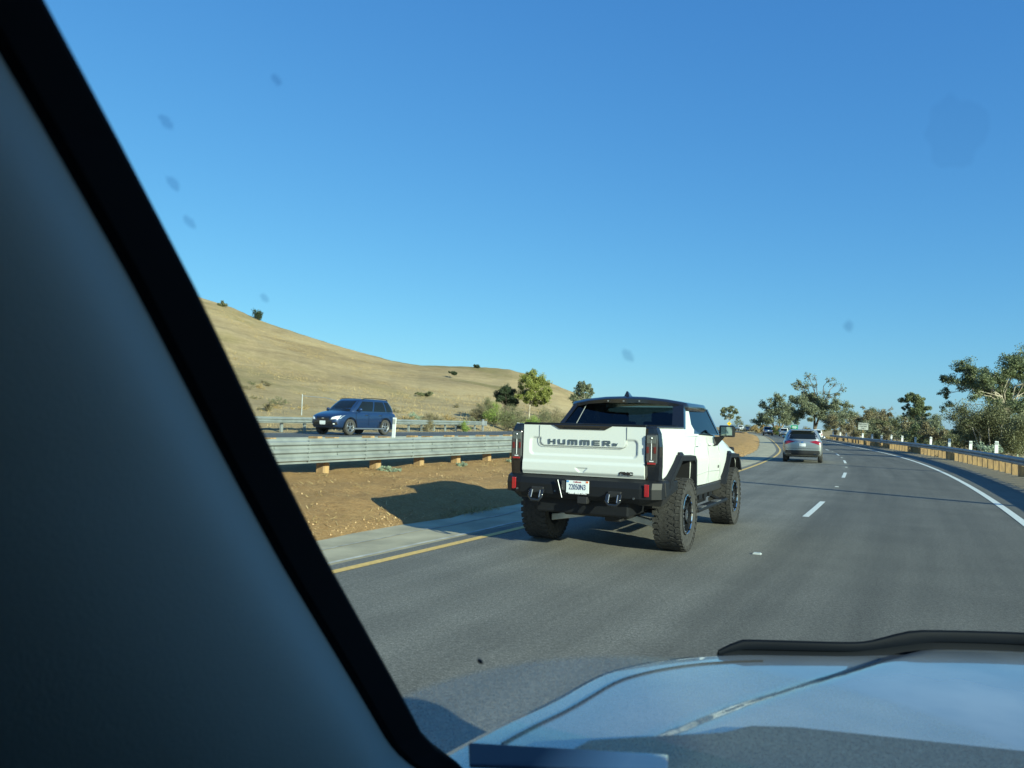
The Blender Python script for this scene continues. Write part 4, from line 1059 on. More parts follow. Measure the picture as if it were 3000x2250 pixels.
for pg in hbody.data.polygons:
    c_ = pg.center
    if abs(c_.x) < .995 and c_.z < 1.30 and (abs(c_.y) < .86 or abs(c_.y - 3.35) < .80) and abs(pg.normal.x) < .9 or (abs(c_.x) < .7 and .5 < c_.z < 1.3): pg.material_index = 1
m_ = hbody.modifiers.new("e", 'EDGE_SPLIT'); m_.split_angle = R(32); bake(hbody)
# wheel housings and floor
b = MB()
b.box((0, 1.6, .66), (1.2, 5.2, .30)); b.box((0, 1.7, .54), (1.55, 1.9, .22))
b.box((0, -.72, .62), (1.25, .7, .22))
b.build("chassis", SB, hm, bevel=.02)
b = MB()
for y0 in (0, 3.35):
    for sgn in (1, -1):
        b.box((sgn * .60, y0 - .05, 1.0), (.02, 1.3, .6)); b.box((sgn * .8, y0 - .05, 1.225 if y0 < 1 else 1.165), (.38, .75, .02))
b.build("wheel_liner", PL, hm)
# flares
def flare(y0, outer, inner, sgn):
    b = MB(); xo, xi = sgn * 1.092, sgn * .99
    n = len(outer)
    V = [(xi, y0 + y, z) for y, z in outer] + [(xo, y0 + y * .985, z - .015) for y, z in outer] + [(xo, y0 + y, z) for y, z in inner] + [(sgn * .90, y0 + y, z) for y, z in inner]
    F = []
    for i in range(n - 1):
        for k in range(3): F.append((k * n + i, k * n + i + 1, (k + 1) * n + i + 1, (k + 1) * n + i))
    for i in (0, n - 1): F.append((i, n + i, 2 * n + i, 3 * n + i))
    b.add(V, F); return b.build("fender_flare", SB, hm)
for sgn in (1, -1):
    flare(0, [(-.86, .90), (-.80, 1.0), (-.27, 1.285), (.52, 1.265), (.61, 1.20), (.62, .78)], [(-.70, .90), (-.66, .97), (-.23, 1.205), (.46, 1.19), (.53, 1.14), (.54, .78)], sgn)
    flare(3.35, [(-.74, .74), (-.32, 1.17), (-.24, 1.225), (.50, 1.205), (.62, 1.12), (.80, .90)], [(-.64, .74), (-.25, 1.12), (-.20, 1.15), (.44, 1.135), (.54, 1.08), (.68, .90)], sgn)
# marker notch on top of the flares
for sgn in (1, -1):
    for y, zc in ((-.14, 1.275), (3.22, 1.215)):
        MB().hexa([(sgn * 1.0, y - .10, zc), (sgn * 1.06, y - .10, zc), (sgn * 1.06, y + .12, zc), (sgn * 1.0, y + .12, zc), (sgn * 1.0, y - .04, zc + .04), (sgn * 1.035, y - .04, zc + .04), (sgn * 1.035, y + .10, zc + .04), (sgn * 1.0, y + .10, zc + .04)]).build("flare_cap", SB, hm)
# wheels
for y in (0, 3.35):
    for sgn in (1, -1):
        w_ = wheel(hm, sgn * TRK, y, .485, .35, sgn, 'satin_black', tread=True, nsp=6, rimr=.56)
        b = MB()
        for k in range(12):
            a = 2 * math.pi * k / 12; c_ = rx(a) @ Vector((sgn * .168, 0, .245)); b.box(c_, (.02, .022, .022))
        b.lathe([(sgn * .150, .262), (sgn * .166, .268), (sgn * .170, .256), (sgn * .160, .246)], 32)
        b.lathe([(sgn * .10, .075), (sgn * .15, .07), (sgn * .155, .001)], 12)
        o = b.build("rim_ring", M['chrome'], w_)
# tailgate as a stamped panel
def tg_depth(x, z):
    def box_(x, z, x0, x1, z0, z1, r_, soft):
        qx = abs(x - (x0 + x1) / 2) - (x1 - x0) / 2 + r_; qz = abs(z - (z0 + z1) / 2) - (z1 - z0) / 2 + r_
        d = math.hypot(max(qx, 0), max(qz, 0)) + min(max(qx, qz), 0) - r_
        return float(sm(np.array(-d / soft)))
    d = 0.015 * box_(x, z, -.745, .745, 1.235, 1.487, .07, .035)
    inner = box_(x, z, -.59, .59, 1.365, 1.75, .06, .012)
    d = d * (1 - inner)
    g = inner * (1 - box_(x, z, -.583, .583, 1.372, 1.75, .055, .010))
    d -= 0.014 * float(sm(np.array((1.19 - z) / .05)))                # lower section stands proud
    d += 0.03 * float(sm(np.array((1.05 - z) / .06)))
    # camera dimple
    t = (z - 1.045) / .055
    if 0 < t < 1 and abs(x) < .035 + .055 * t: d += 0.011 * min(1, (0.035 + .055 * t - abs(x)) / .012) * min(1, (1 - t) / .15)
    return d
xs = np.linspace(-.83, .83, 170); zs_ = np.linspace(.995, 1.635, 90); rows = []
for z in zs_: rows.append([(x, -1.085 + tg_depth(x, z) + .03 * (z - 1.0), z) for x in xs])
rows = [[(x, -1.02, .995) for x in xs]] + rows + [[(x, -1.02, 1.635) for x in xs]]
for r_ in rows: r_.insert(0, (-.83, -1.02, r_[0][2])); r_.append((.83, -1.02, r_[-1][2]))
tg = MB().grid(rows).build("tailgate", WP, hm, smooth=True)
m_ = tg.modifiers.new("e", 'EDGE_SPLIT'); m_.split_angle = R(40)
def TGY(x, z): return -1.085 + tg_depth(x, z) + .03 * (z - 1.0)
# groove of the step panel
b = MB(); gp = [(-.597, -1.072, 1.632), (-.597, -1.075, 1.43), (-.585, -1.075, 1.385), (-.54, -1.076, 1.362), (.54, -1.076, 1.362), (.585, -1.075, 1.385), (.597, -1.075, 1.43), (.597, -1.072, 1.632)]
b.tube(gp, .003, 5); b.build("panel_gap", M['seam'], tg)
b = MB().prism([(-.42, 1.645), (.42, 1.645), (.31, 1.588), (-.31, 1.588)], 'y', -1.082, -1.02); b.build("handle_pocket", GB, tg, bevel=.006)
MB().box((0, -1.085, 1.607), (.50, .012, .014)).build("handle", SB, tg, bevel=.003)
MB().lathe([(-1.075, .001), (-1.078, .016), (-1.06, .018)], 16, (-.0, 0, 1.082), 'y').build("camera_lens", GB, tg)
# lettering in stencil strokes
def letters(word, x0, z0, h, w, gap, mt, parent, y=-1.077):
    T = .26
    for ch in word:
        b = MB()
        def bar(ax, az, bx, bz): b.box((x0 + (ax + bx) / 2 * w, y, z0 + (az + bz) / 2 * h), (abs(bx - ax) * w, .012, abs(bz - az) * h))
        ww = w
        if ch == 'H': bar(0, 0, .24, 1); bar(.76, 0, 1, 1); bar(.30, .40, .70, .62)
        if ch == 'U': bar(0, .25, .24, 1); bar(.76, .0, 1, 1); bar(0.06, 0, .70, .24)
        if ch == 'M':
            ww = w * 1.3
            def bar(ax, az, bx, bz): b.box((x0 + (ax + bx) / 2 * ww, y, z0 + (az + bz) / 2 * h), (abs(bx - ax) * ww, .012, abs(bz - az) * h))
            bar(0, 0, .19, .80); bar(.40, 0, .60, .74); bar(.81, 0, 1, .80); bar(.03, .78, .97, 1)
        if ch == 'E': bar(0.03, .78, 1, 1); bar(0, 0, .24, .74); bar(.28, .40, .95, .58); bar(.28, 0, 1, .22)
        if ch == 'R':
            bar(0, .78, .95, 1); bar(0, 0, .24, .74); bar(.76, .42, 1, .84); bar(.28, .38, .80, .56)
            b.prism([(x0 + .45 * w, z0 + .34 * h), (x0 + .72 * w, z0 + .34 * h), (x0 + 1.05 * w, z0), (x0 + .76 * w, z0)], 'y', y - .006, y + .006)
        b.build("letter", mt, parent); x0 += ww + gap
M['letter'] = mat('letter_metal', (0.085, 0.115, 0.14), 0.4, metal=0.2)

letters("HUMMER", -.465, 1.390, .066, .098, .040, M['letter'], tg)
t_ = text_mesh("EV", .048, M['letter'], tg, "badge_lettering", (.445, -1.078, 1.407), sx=1.25, bold=.002, extrude=.004)
t_ = text_mesh("GMC", .050, GB, tg, "badge_lettering", (.60, -1.100, 1.054), sx=1.6, bold=.004, extrude=.004)
# bed rim and cover
b = MB(); b.box((0, -1.02, 1.650), (1.66, .07, .034)); b.build("tailgate_trim", SB, hm, bevel=.008)
MB().box((0, -.32, 1.632), (1.78, 1.40, .03)).build("bed_cover", SB, hm, bevel=.008)
for sgn in (1, -1):
    MB().box((sgn * .94, -.35, 1.640), (.055, 1.36, .02)).build("bed_rail_cap", GB, hm, bevel=.006)
# tail corner panels and lamps
for sgn in (1, -1):
    b = MB(); X = lambda x: sgn * x
    b.hexa([(X(.835), -1.02, .99), (X(1.0), -1.02, .99), (X(1.0), -.99, .99), (X(.835), -.99, .99), (X(.835), -1.02, 1.64), (X(.97), -1.02, 1.64), (X(.97), -.99, 1.64), (X(.835), -.99, 1.64)])
    b = MB()
    P = []
    rows = []
    for z, dy, dx in ((.985, 0, -.01), (1.15, -.012, .0), (1.40, -.015, .0), (1.56, -.01, -.02), (1.62, .01, -.045), (1.645, .04, -.07)):
        rows.append([(X(.835), -1.02, z), (X(.838), -1.06 + dy * .3, z), (X(.87), -1.072 + dy * .4, z), (X(.96 + dx * .6), -1.072 + dy * .4, z), (X(1.012 + dx), -1.06 + dy * .4, z), (X(1.028 + dx), -.985, z), (X(1.02 + dx), -.93, z), (X(.99 + dx), -.93, z)])
    b.grid(rows); b.f.append(tuple(len(rows[0]) * 5 + k for k in range(8)))
    tp = b.build("tail_panel", GB, hm)
    # lamp
    lp = MB(); lp.prism([(X(.855), 1.545), (X(.985), 1.55), (X(.992), 1.48), (X(.985), 1.20), (X(.96), 1.175), (X(.88), 1.178), (X(.852), 1.22)], 'y', -1.098, -1.06)
    lamp = lp.build("tail_light", M['smoke_lens'], hm, bevel=.008)
    def piece(nm, x0, x1, z0, z1, mt, d=.004):
        MB().box((X((x0 + x1) / 2), -1.098 - d, (z0 + z1) / 2), (abs(x1 - x0), .008, z1 - z0)).build(nm, mt, lamp, bevel=.002)
    piece("reverse_lamp", .914, .923, 1.24, 1.48, M['clear_lens'])
    piece("upper_lens", .862, .975, 1.44, 1.535, mat('grey_lens', (.10, .115, .115), .12, coat=1))
    piece("red_lens", .858, .885, 1.32, 1.40, M['dark_red_lens']); piece("red_lens", .948, .978, 1.32, 1.40, M['dark_red_lens'])
    MB().lathe([(-.016, .001), (-.012, .011), (0, .016), (.012, .011), (.016, .001)], 14, (X(.919), -1.100, 1.505), 'y').build("glint_bead", M['alloy'], lamp, smooth=True)  # small metal bead added to catch a glint of the sun
    piece("red_bar", .868, .972, 1.183, 1.205, M['red_lens']); piece("white_bar", .893, .945, 1.215, 1.228, M['clear_lens'])
# bumper
b = MB()
prof = [(-.70, .745), (-1.14, .70), (-1.20, .76), (-1.205, .88), (-1.18, .955), (-1.10, .985), (-.95, .985)]
def bring(x, back, zt=0.0, zb=0.0): return [(x, y + back, z + (zt if z > .9 else (zb if z < .76 else 0))) for y, z in prof]
rows = [bring(-1.075, .22, -.02, .08), bring(-1.05, .12, 0, .06), bring(-.95, .03, 0, .05), bring(-.80, 0), bring(-.40, -.02), bring(0, -.03), bring(.40, -.02), bring(.80, 0), bring(.95, .03, 0, .05), bring(1.05, .12, 0, .06), bring(1.075, .22, -.02, .08)]
b.grid(rows); np_ = len(prof); b.f.append(tuple(range(np_))); b.f.append(tuple(10 * np_ + k for k in range(np_)))
bmp = b.build("rear_bumper", SB, hm)
for sgn in (1, -1):
    MB().hexa([(sgn * .98, -1.02, .76), (sgn * 1.09, -1.0, .78), (sgn * 1.09, -.46, .84), (sgn * 1.0, -.46, .84), (sgn * .98, -1.02, .97), (sgn * 1.075, -1.0, .965), (sgn * 1.09, -.46, .965), (sgn * 1.0, -.46, .965)]).build("bumper_end", SB, bmp, bevel=.012)
    MB().hexa([(sgn * .74, -.98, .66), (sgn * .98, -.85, .65), (sgn * 1.0, -.66, .68), (sgn * .76, -.66, .68), (sgn * .66, -1.10, .74), (sgn * 1.05, -1.0, .78), (sgn * 1.06, -.62, .80), (sgn * .68, -.62, .78)]).build("lower_corner", PL, bmp, bevel=.01)
    rl = MB().box((sgn * .895, -1.205, .868), (.058, .016, .15)).build("reflector", M['red_lens'], bmp, bevel=.006)
    # tow hook
    x0 = sgn * .52 - .02
    tk = MB().tube([(x0 - .07, -1.18, .82), (x0 - .085, -1.26, .79), (x0 - .085, -1.30, .72), (x0 - .05, -1.31, .675), (x0 + .05, -1.31, .675), (x0 + .085, -1.30, .72), (x0 + .085, -1.26, .79), (x0 + .07, -1.18, .82)], .020, 8)
    tk.build("tow_hook", M['chrome'] if False else GB, bmp, smooth=True)
    MB().tube([(x0 - .055, -1.27, .80), (x0 - .056, -1.315, .71)], .007, 6).tube([(x0 + .055, -1.27, .80), (x0 + .056, -1.315, .71)], .007, 6).build("hook_pin", M['alloy'], bmp)
    MB().box((x0, -1.21, .80), (.17, .07, .08)).build("hook_bracket", PL, bmp, bevel=.01)
b = MB(); b.hexa([(.30, -1.235, .75), (.34, -1.235, .75), (.36, -1.235, .93), (.33, -1.235, .93), (.30, -1.22, .75), (.34, -1.22, .75), (.36, -1.22, .93), (.33, -1.22, .93)])
MB().box((.08, -1.18, .705), (.13, .14, .085)).build("hitch_receiver", PL, bmp, bevel=.006)
for x, z in ((-.30, .80), (.42, .74), (.74, .765), (-.84, .80)):
    MB().lathe([(-1.225, .001), (-1.228, .012), (-1.21, .014)], 12, (x, 0, z), 'y').build("sensor", M['smoke_lens'], bmp)
# number plate
pl = MB().box((.015, -1.242, .868), (.305, .008, .155)).build("licence_plate", M['plate_white'], bmp, bevel=.002)
MB().box((.015, -1.236, .868), (.325, .008, .182)).build("plate_frame", GB, bmp, bevel=.003)
text_mesh("22050N3", .098, M['plate_blue'], pl, "plate_number", (.015, -1.248, .862), sx=.62, bold=.0, extrude=.001)
text_mesh("California", .030, M['ink_red'], pl, "plate_state", (.015, -1.248, .928), sx=.9, extrude=.001)
text_mesh("Tustin Buick GMC", .032, M['white_text'], bmp, "frame_lettering", (.015, -1.248, .788), sx=1.05, bold=.001, extrude=.001)
MB().box((-.115, -1.2475, .932), (.030, .003, .022)).build("month_sticker", M['cyan'], pl)
MB().box((.145, -1.2475, .932), (.030, .003, .022)).build("year_sticker", M['orange'], pl)
# loose hanging hatch beside the plate and its pocket
b = MB(); b.hexa([(-.285, -1.235, .93), (-.245, -1.27, .945), (-.185, -1.27, .725), (-.205, -1.235, .73), (-.30, -1.225, .93), (-.26, -1.26, .945), (-.20, -1.26, .725), (-.22, -1.225, .73)])
b.build("hanging_cover", PL, bmp)
MB().tube([(-.243, -1.272, .945), (-.183, -1.272, .725)], .005, 5).build("cover_edge", M['alloy'], bmp)
MB().box((-.185, -1.232, .875), (.045, .012, .12)).build("socket", mat('grey_plastic', (.05, .052, .055), .4), bmp, bevel=.008)
# cab
XT = lambda z: 0.965 - (z - 1.56) * .33
def sidep(y, z, dx=0.0): return XT(z) + .035 * min(1, max(0, (y - .4) / 2.0)) + dx
def slab(name, pts, mt, sgn, t=.03, dx=0.0, parent=None):
    b = MB(); n = len(pts)
    V = [(sgn * sidep(y, z, dx), y, z) for y, z in pts] + [(sgn * (sidep(y, z, dx) - t), y, z) for y, z in pts]
    F = [tuple(range(n)), tuple(range(2 * n - 1, n - 1, -1))] + [(i, n + i, n + (i + 1) % n, (i + 1) % n) for i in range(n)]
    return b.add(V, F).build(name, mt, parent or hm)
for sgn in (1, -1):
    slab("rear_pillar", [(.38, 1.59), (.52, 1.75), (.70, 1.945), (1.0, 1.945), (.94, 1.82), (.86, 1.69), (.93, 1.62), (1.12, 1.56), (1.12, 1.52), (.38, 1.52)], WP, sgn, .025, .004)
    slab("pillar_lining", [(.42, 1.59), (.54, 1.74), (.72, 1.93), (.98, 1.93), (.92, 1.82), (.84, 1.69), (.91, 1.62), (1.10, 1.56), (1.10, 1.52), (.42, 1.52)], SB, sgn, .05, -.024)
    slab("side_glass", [(1.0, 1.94), (1.63, 1.94), (1.66, 1.545), (1.12, 1.56), (.93, 1.62), (.86, 1.69), (.94, 1.82)], M['tint_glass_side'], sgn, .006, -.004)
    slab("front_side_glass", [(1.63, 1.94), (2.16, 1.93), (2.44, 1.535), (1.66, 1.545)], M['tint_glass_side'], sgn, .006, -.004)
    slab("door_pillar", [(1.60, 1.94), (1.66, 1.94), (1.69, 1.545), (1.63, 1.545)], GB, sgn, .05, -.012)
    slab("windshield_pillar", [(2.13, 1.94), (2.22, 1.94), (2.52, 1.53), (2.43, 1.53)], GB, sgn, .07, .004)
    slab("window_trim", [(.86, 1.555), (1.1, 1.550), (2.46, 1.525), (2.46, 1.54), (1.12, 1.568), (.95, 1.62)], GB, sgn, .03, .006)
# roof
rows = []
def rz_(x): return 2.085 - .085 * abs(x / .87) ** 2.2
RY = [(.60, 0.965), (.66, 1.0), (.9, 1.0), (1.4, 1.0), (1.9, 1.0), (2.12, .99), (2.24, .97)]
XS = [-.895, -.89, -.87, -.80, -.6, -.3, 0, .3, .6, .80, .87, .89, .895]
for y, f in RY:
    row = []
    for x in XS:
        z = rz_(x) if abs(x) < .88 else (1.965 if abs(x) < .8925 else 1.93)
        if y <= .62: z -= .035 if abs(x) < .88 else 0
        if y > 2.2: z -= .035 if abs(x) < .88 else 0
        row.append((x * f, y + (.13 * (abs(x) / .9) ** 2 if y < .8 else (-.10 * (abs(x) / .9) ** 2 if y > 2 else 0)), z))
    rows.append(row)
low = []
for row in rows: low.append([(x * .985, y, min(z - .045, 1.985)) for x, y, z in row])
b = MB().grid(rows); b.grid(low)
nn = len(XS); o1 = len(rows) * nn
for j in range(nn - 1):
    b.f.append((j, j + 1, o1 + j + 1, o1 + j)); e = (len(rows) - 1) * nn; b.f.append((e + j, e + j + 1, o1 + e + j + 1, o1 + e + j))
for i in range(len(rows) - 1):
    for j in (0, nn - 1): b.f.append((i * nn + j, (i + 1) * nn + j, o1 + (i + 1) * nn + j, o1 + i * nn + j))
roof = b.build("roof", M['gloss_black'], hm, smooth=True); weld(roof)
m_ = roof.modifiers.new("e", 'EDGE_SPLIT'); m_.split_angle = R(40)
for x in (-.24, 0, .24): MB().box((x, .585, 2.012), (.02, .02, .018)).build("roof_lamp", M['alloy'], roof)
MB().hexa([(-.045, .72, 2.08), (.045, .72, 2.08), (.02, .98, 2.08), (-.02, .98, 2.08), (-.012, .74, 2.165), (.012, .74, 2.165), (.008, .82, 2.15), (-.008, .82, 2.15)]).build("antenna_fin", GB, roof, bevel=.006)
# rear glass, its frame
def rgp(x, t): # along the slanted rear opening
    return (x, .40 + .38 * t, 1.645 + .345 * t)
MB().add([rgp(-.68, 0), rgp(.80, 0), rgp(.70, 1), rgp(-.64, 1)], [(0, 1, 2, 3)]).build("rear_glass", M['tint_glass'], hm)
MB().add([rgp(-.90, 0), rgp(-.68, 0), rgp(-.64, 1), rgp(-.78, 1)], [(0, 1, 2, 3)]).build("rear_quarter_glass", M['tint_glass_side'], hm)
for (xb, xt, nm, wd, mt) in ((-.92, -.80, "rear_frame", .07, GB), (.87, .78, "rear_frame", .17, GB)):
    h_ = wd / 2
    MB().hexa([(xb - h_, .36, 1.62), (xb + h_, .36, 1.62), (xb + h_, .46, 1.62), (xb - h_, .46, 1.62), (xt - h_ * .9, .72, 1.97), (xt + h_ * .9, .72, 1.97), (xt + h_ * .9, .84, 1.97), (xt - h_ * .9, .84, 1.97)]).build(nm, mt, hm)
MB().tube([rgp(-.68, 0), rgp(-.64, 1)], .006, 6).build("glass_edge", M['seam'], hm)
MB().tube([rgp(-.885, 0), rgp(-.775, .93)], .005, 6).build("glass_edge", M['seam'], hm)
MB().box((0, .40, 1.655), (1.72, .05, .03)).build("glass_sill", GB, hm, bevel=.006)
MB().add([(-.90, 2.46, 1.54), (.90, 2.46, 1.54), (.80, 2.16, 1.96), (-.80, 2.16, 1.96)], [(0, 1, 2, 3)]).build("windshield", M['tint_glass_side'], hm)
# inside of the cab
b = MB(); b.box((0, 1.45, 1.553), (1.86, 1.96, .05)); b.box((0, 2.25, 1.60), (1.7, .3, .08)); b.build("cabin_floor", SB, hm)
for x, y in ((-.42, 1.05), (.42, 1.05), (-.40, 1.65), (.40, 1.65)):
    sb_ = MB().box((x, y, 1.62), (.50, .12, .20)).box((x, y + .02, 1.78), (.26, .10, .16)).build("seat", SB, hm, bevel=.03)
# door lines, handles
for sgn in (1, -1):
    b = MB()
    def seam(pts):
        b.tube([(sgn * (1.0205 - (.03 if z > 1.3 else 0) * min(1, (z - 1.3) / .15)), y, z) for y, z in pts], .0045, 4)
    seam([(1.68, .80), (1.70, 1.15), (1.66, 1.34)]); seam([(1.66, 1.34), (1.66, 1.50)]); seam([(2.58, .80), (2.52, 1.1), (2.50, 1.47)]); seam([(.66, .80), (.72, 1.25), (.80, 1.34)]); seam([(.80, 1.34), (.95, 1.50)])
    seam([(.68, .95), (1.66, .98), (2.55, .96)])
    b.build("door_seam", mat('seam_grey', (.35, .36, .35), .6), hm)
    for y in (.98, 1.84):
        MB().hexa([(sgn * 1.0, y - .10, 1.375), (sgn * 1.0, y + .10, 1.372), (sgn * 1.0, y + .10, 1.41), (sgn * 1.0, y - .10, 1.412), (sgn * 1.045, y - .08, 1.38), (sgn * 1.045, y + .08, 1.378), (sgn * 1.04, y + .08, 1.405), (sgn * 1.04, y - .08, 1.407)]).build("door_handle", WP, hm, bevel=.006)
    text_mesh("H", .07, SB, hm, "door_badge", (sgn * 1.022, 2.40, 1.02), rot=(R(90), 0, R(90) * sgn), sx=1.3, extrude=.003)
    # mirror
    mr_ = MB().box((sgn * 1.19, 2.22, 1.598), (.235, .11, .185)).build("side_mirror", GB, hm, bevel=.018)
    MB().box((sgn * 1.19, 2.160, 1.598), (.175, .006, .135)).build("mirror_glass", mat('mirror_glass', (.30, .36, .31), .05, metal=.9), mr_, bevel=.002)
    MB().hexa([(sgn * 1.0, 2.12, 1.36), (sgn * 1.02, 2.30, 1.36), (sgn * .99, 2.36, 1.50), (sgn * .99, 2.14, 1.50), (sgn * 1.03, 2.16, 1.40), (sgn * 1.05, 2.26, 1.40), (sgn * 1.15, 2.28, 1.515), (sgn * 1.15, 2.16, 1.515)]).build("mirror_arm", SB, mr_)
    # sill and step
    MB().box((sgn * .97, 1.65, .715), (.09, 2.0, .13)).build("sill", PL, hm, bevel=.02)
    st_ = MB().box((sgn * 1.05, 1.68, .475), (.14, 2.05, .06)).build("side_step", SB, hm, bevel=.02)
    for y in (.95, 2.0): MB().box((sgn * 1.07, y, .508), (.10, .30, .012)).build("step_pad", M['alloy'], st_)
    for y in (.9, 2.4): MB().tube([(sgn * .80, y, .60), (sgn * 1.03, y, .49)], .03, 8).build("step_bracket", SB, st_)
    b = MB()
    for k in range(5): b.box((sgn * .90, .9 + .35 * k, .60), (.04, .20, .10))
    b.build("underbody_ribs", SB, hm)
    # suspension
    MB().hexa([(sgn * .30, -.16, .37), (sgn * .30, -.06, .37), (sgn * .80, -.06, .28), (sgn * .80, -.16, .28), (sgn * .30, -.16, .46), (sgn * .30, -.06, .46), (sgn * .80, -.06, .37), (sgn * .80, -.16, .37)]).build("suspension_arm", M['aluminium'], hm, bevel=.012)
    MB().tube([(sgn * .45, .05, .45), (sgn * .60, .05, .95)], .045, 10).build("shock_absorber", SB, hm)
    MB().tube([(sgn * .2, 0, .52), (sgn * .8, 0, .485)], .03, 8).build("drive_shaft", SB, hm)
MB().hexa([(-.45, -.5, .42), (.45, -.5, .42), (.45, .5, .42), (-.45, .5, .42), (-.6, -.9, .72), (.6, -.9, .72), (.6, .6, .72), (-.6, .6, .72)]).build("skid_plate", PL, hm, bevel=.02)
MB().box((.28, -.50, .44), (.22, .3, .10)).build("tow_socket", PL, hm, bevel=.02)
# front
b = MB(); b.box((0, 4.24, .86), (1.95, .30, .34)); b.box((0, 4.22, 1.18), (1.86, .10, .24)); b.build("front_bumper", SB, hm, bevel=.03)
for sgn in (1, -1): MB().box((sgn * .74, 4.28, 1.18), (.32, .03, .14)).build("headlight", M['clear_lens'], hm, bevel=.01)

# ------------------------------------------------------------------ the vehicle the photograph is taken from
own = empty("own_vehicle", (0, 0, 0), -R(29.9))
tag(own, "pale silver vehicle the photo is taken from: hood, dark windshield pillar and dirty windshield", "car")
M['own_paint'] = mat('own_paint', (0.31, 0.335, 0.345), 0.24, metal=0.0, coat=1.0, col2=(0.20, 0.23, 0.25), scale=3.2, detail=9)
M['trim_grey'] = mat('pillar_trim_cloth', (0.27, 0.29, 0.27), 0.95, bump=0.1, bscale=300, scale=300, spec=0.1)
M['deflector'] = mat('smoked_deflector', (0.004, 0.006, 0.010), 0.6, spec=.06)
M['frit'] = mat('frit_black', (0.004, 0.004, 0.005), 0.8, spec=0.1)
M['dash'] = mat('dash_vinyl', (0.040, 0.044, 0.050), 0.6, bump=0.4, bscale=500, scale=300, var=.5)
M['liner'] = mat('headliner', (0.03, 0.032, 0.035), 0.95)
BC = 0.25
OUT = [(-1.11, .70), (-1.10, 1.10), (-1.08, 1.43), (-1.05, 1.60), (-1.04, 1.86), (-.985, 1.99), (-.905, 2.11), (-.78, 2.22), (-.63, 2.30), (-.52, 2.36), (-.42, 2.44), (-.25, 2.55), (-.08, 2.64), (0, 2.655)]
OUT = OUT + [(-b_, a_) for b_, a_ in OUT[-2::-1]]
_ob = np.array(OUT); _k = np.linspace(0, len(OUT) - 1, 120)
ob = np.interp(_k, np.arange(len(OUT)), _ob[:, 0]); oa = np.interp(_k, np.arange(len(OUT)), _ob[:, 1])
for _ in range(3):
    ob[1:-1] = (ob[:-2] + 2 * ob[1:-1] + ob[2:]) / 4; oa[1:-1] = (oa[:-2] + 2 * oa[1:-1] + oa[2:]) / 4
def hood_z(bp, a, t):
    cr = np.interp(a, [1.0, 1.31, 1.72, 2.13, 2.6], [.86, .79, .65, .476, .30])
    rz2 = 0.016 * float(sm(np.array((cr - abs(bp)) / .05 + .5)))
    return 1.075 + rz2 - 0.010 * (a - 1.2) - 0.02 * t ** 8 - .022 * (bp / 1.1) ** 2 * 1.0
rows = []
for t in list(np.linspace(0.02, .8, 34)) + list(np.linspace(.82, 1, 14)):
    rows.append([(BC + b_ * t, .95 + (a_ - .95) * t, hood_z(b_ * t, .95 + (a_ - .95) * t, t)) for b_, a_ in zip(ob, oa)])
for dt, z in ((.012, .93), (.022, .84), (.022, .45)):
    rows.append([(BC + b_ * (1 + dt), a_ + dt, z) for b_, a_ in zip(ob, oa)])
MB().grid(rows).build("hood", M['own_paint'], own, smooth=True)
# panel gap between fender and hood
pts = []
for k in range(8, 34):
    b_, a_ = ob[k], oa[k]
    t = .93; pts.append((BC + b_ * t, .95 + (a_ - .95) * t, hood_z(b_ * t, .95 + (a_ - .95) * t, t) + .001))
MB().tube(pts, .0035, 5).build("fender_gap", SB, own)
# stone deflector on the nose
sel = [k for k in range(120) if abs(ob[k]) < .85 and oa[k] > 1.9]
rows = []
for k in sel:
    b_, a_ = ob[k], oa[k]; q = min(1, (.86 - abs(b_)) / .08); up = .018 + .052 * min(1, q) + .022 * float(sm(np.array((.50 - abs(b_)) / .16)))
    z0 = hood_z(b_, a_, .9) - .03
    zt = z0 + (1.074 + .032 * float(sm(np.array((.50 - abs(b_)) / .16))) - z0) * min(1, q ** .5)
    rows.append([(BC + b_, a_ + .015, z0), (BC + b_ * .995, a_ + .03, (z0 + zt) / 2), (BC + b_ * .985, a_ + .010, zt), (BC + b_ * .98, a_ + .002, zt - .006), (BC + b_ * .985, a_ + .015, (z0 + zt) / 2)])
MB().grid(rows).build("hood_deflector", M['deflector'], own, smooth=True)
# cowl between hood and windshield
CW = [(-.585, 1.22), (-.57, 1.30), (-.52, 1.345), (-.377, 1.468), (-.34, 1.53), (-.27, 1.57), (.104, 1.685), (.25, 1.70), (.5, 1.68), (.95, 1.46), (1.05, 1.30), (1.08, 1.0), (.25, 1.05), (-.60, .98)]
MB().prism(CW, 'z', 1.02, 1.102).build("cowl_panel", M['dash'], own, bevel=.006)
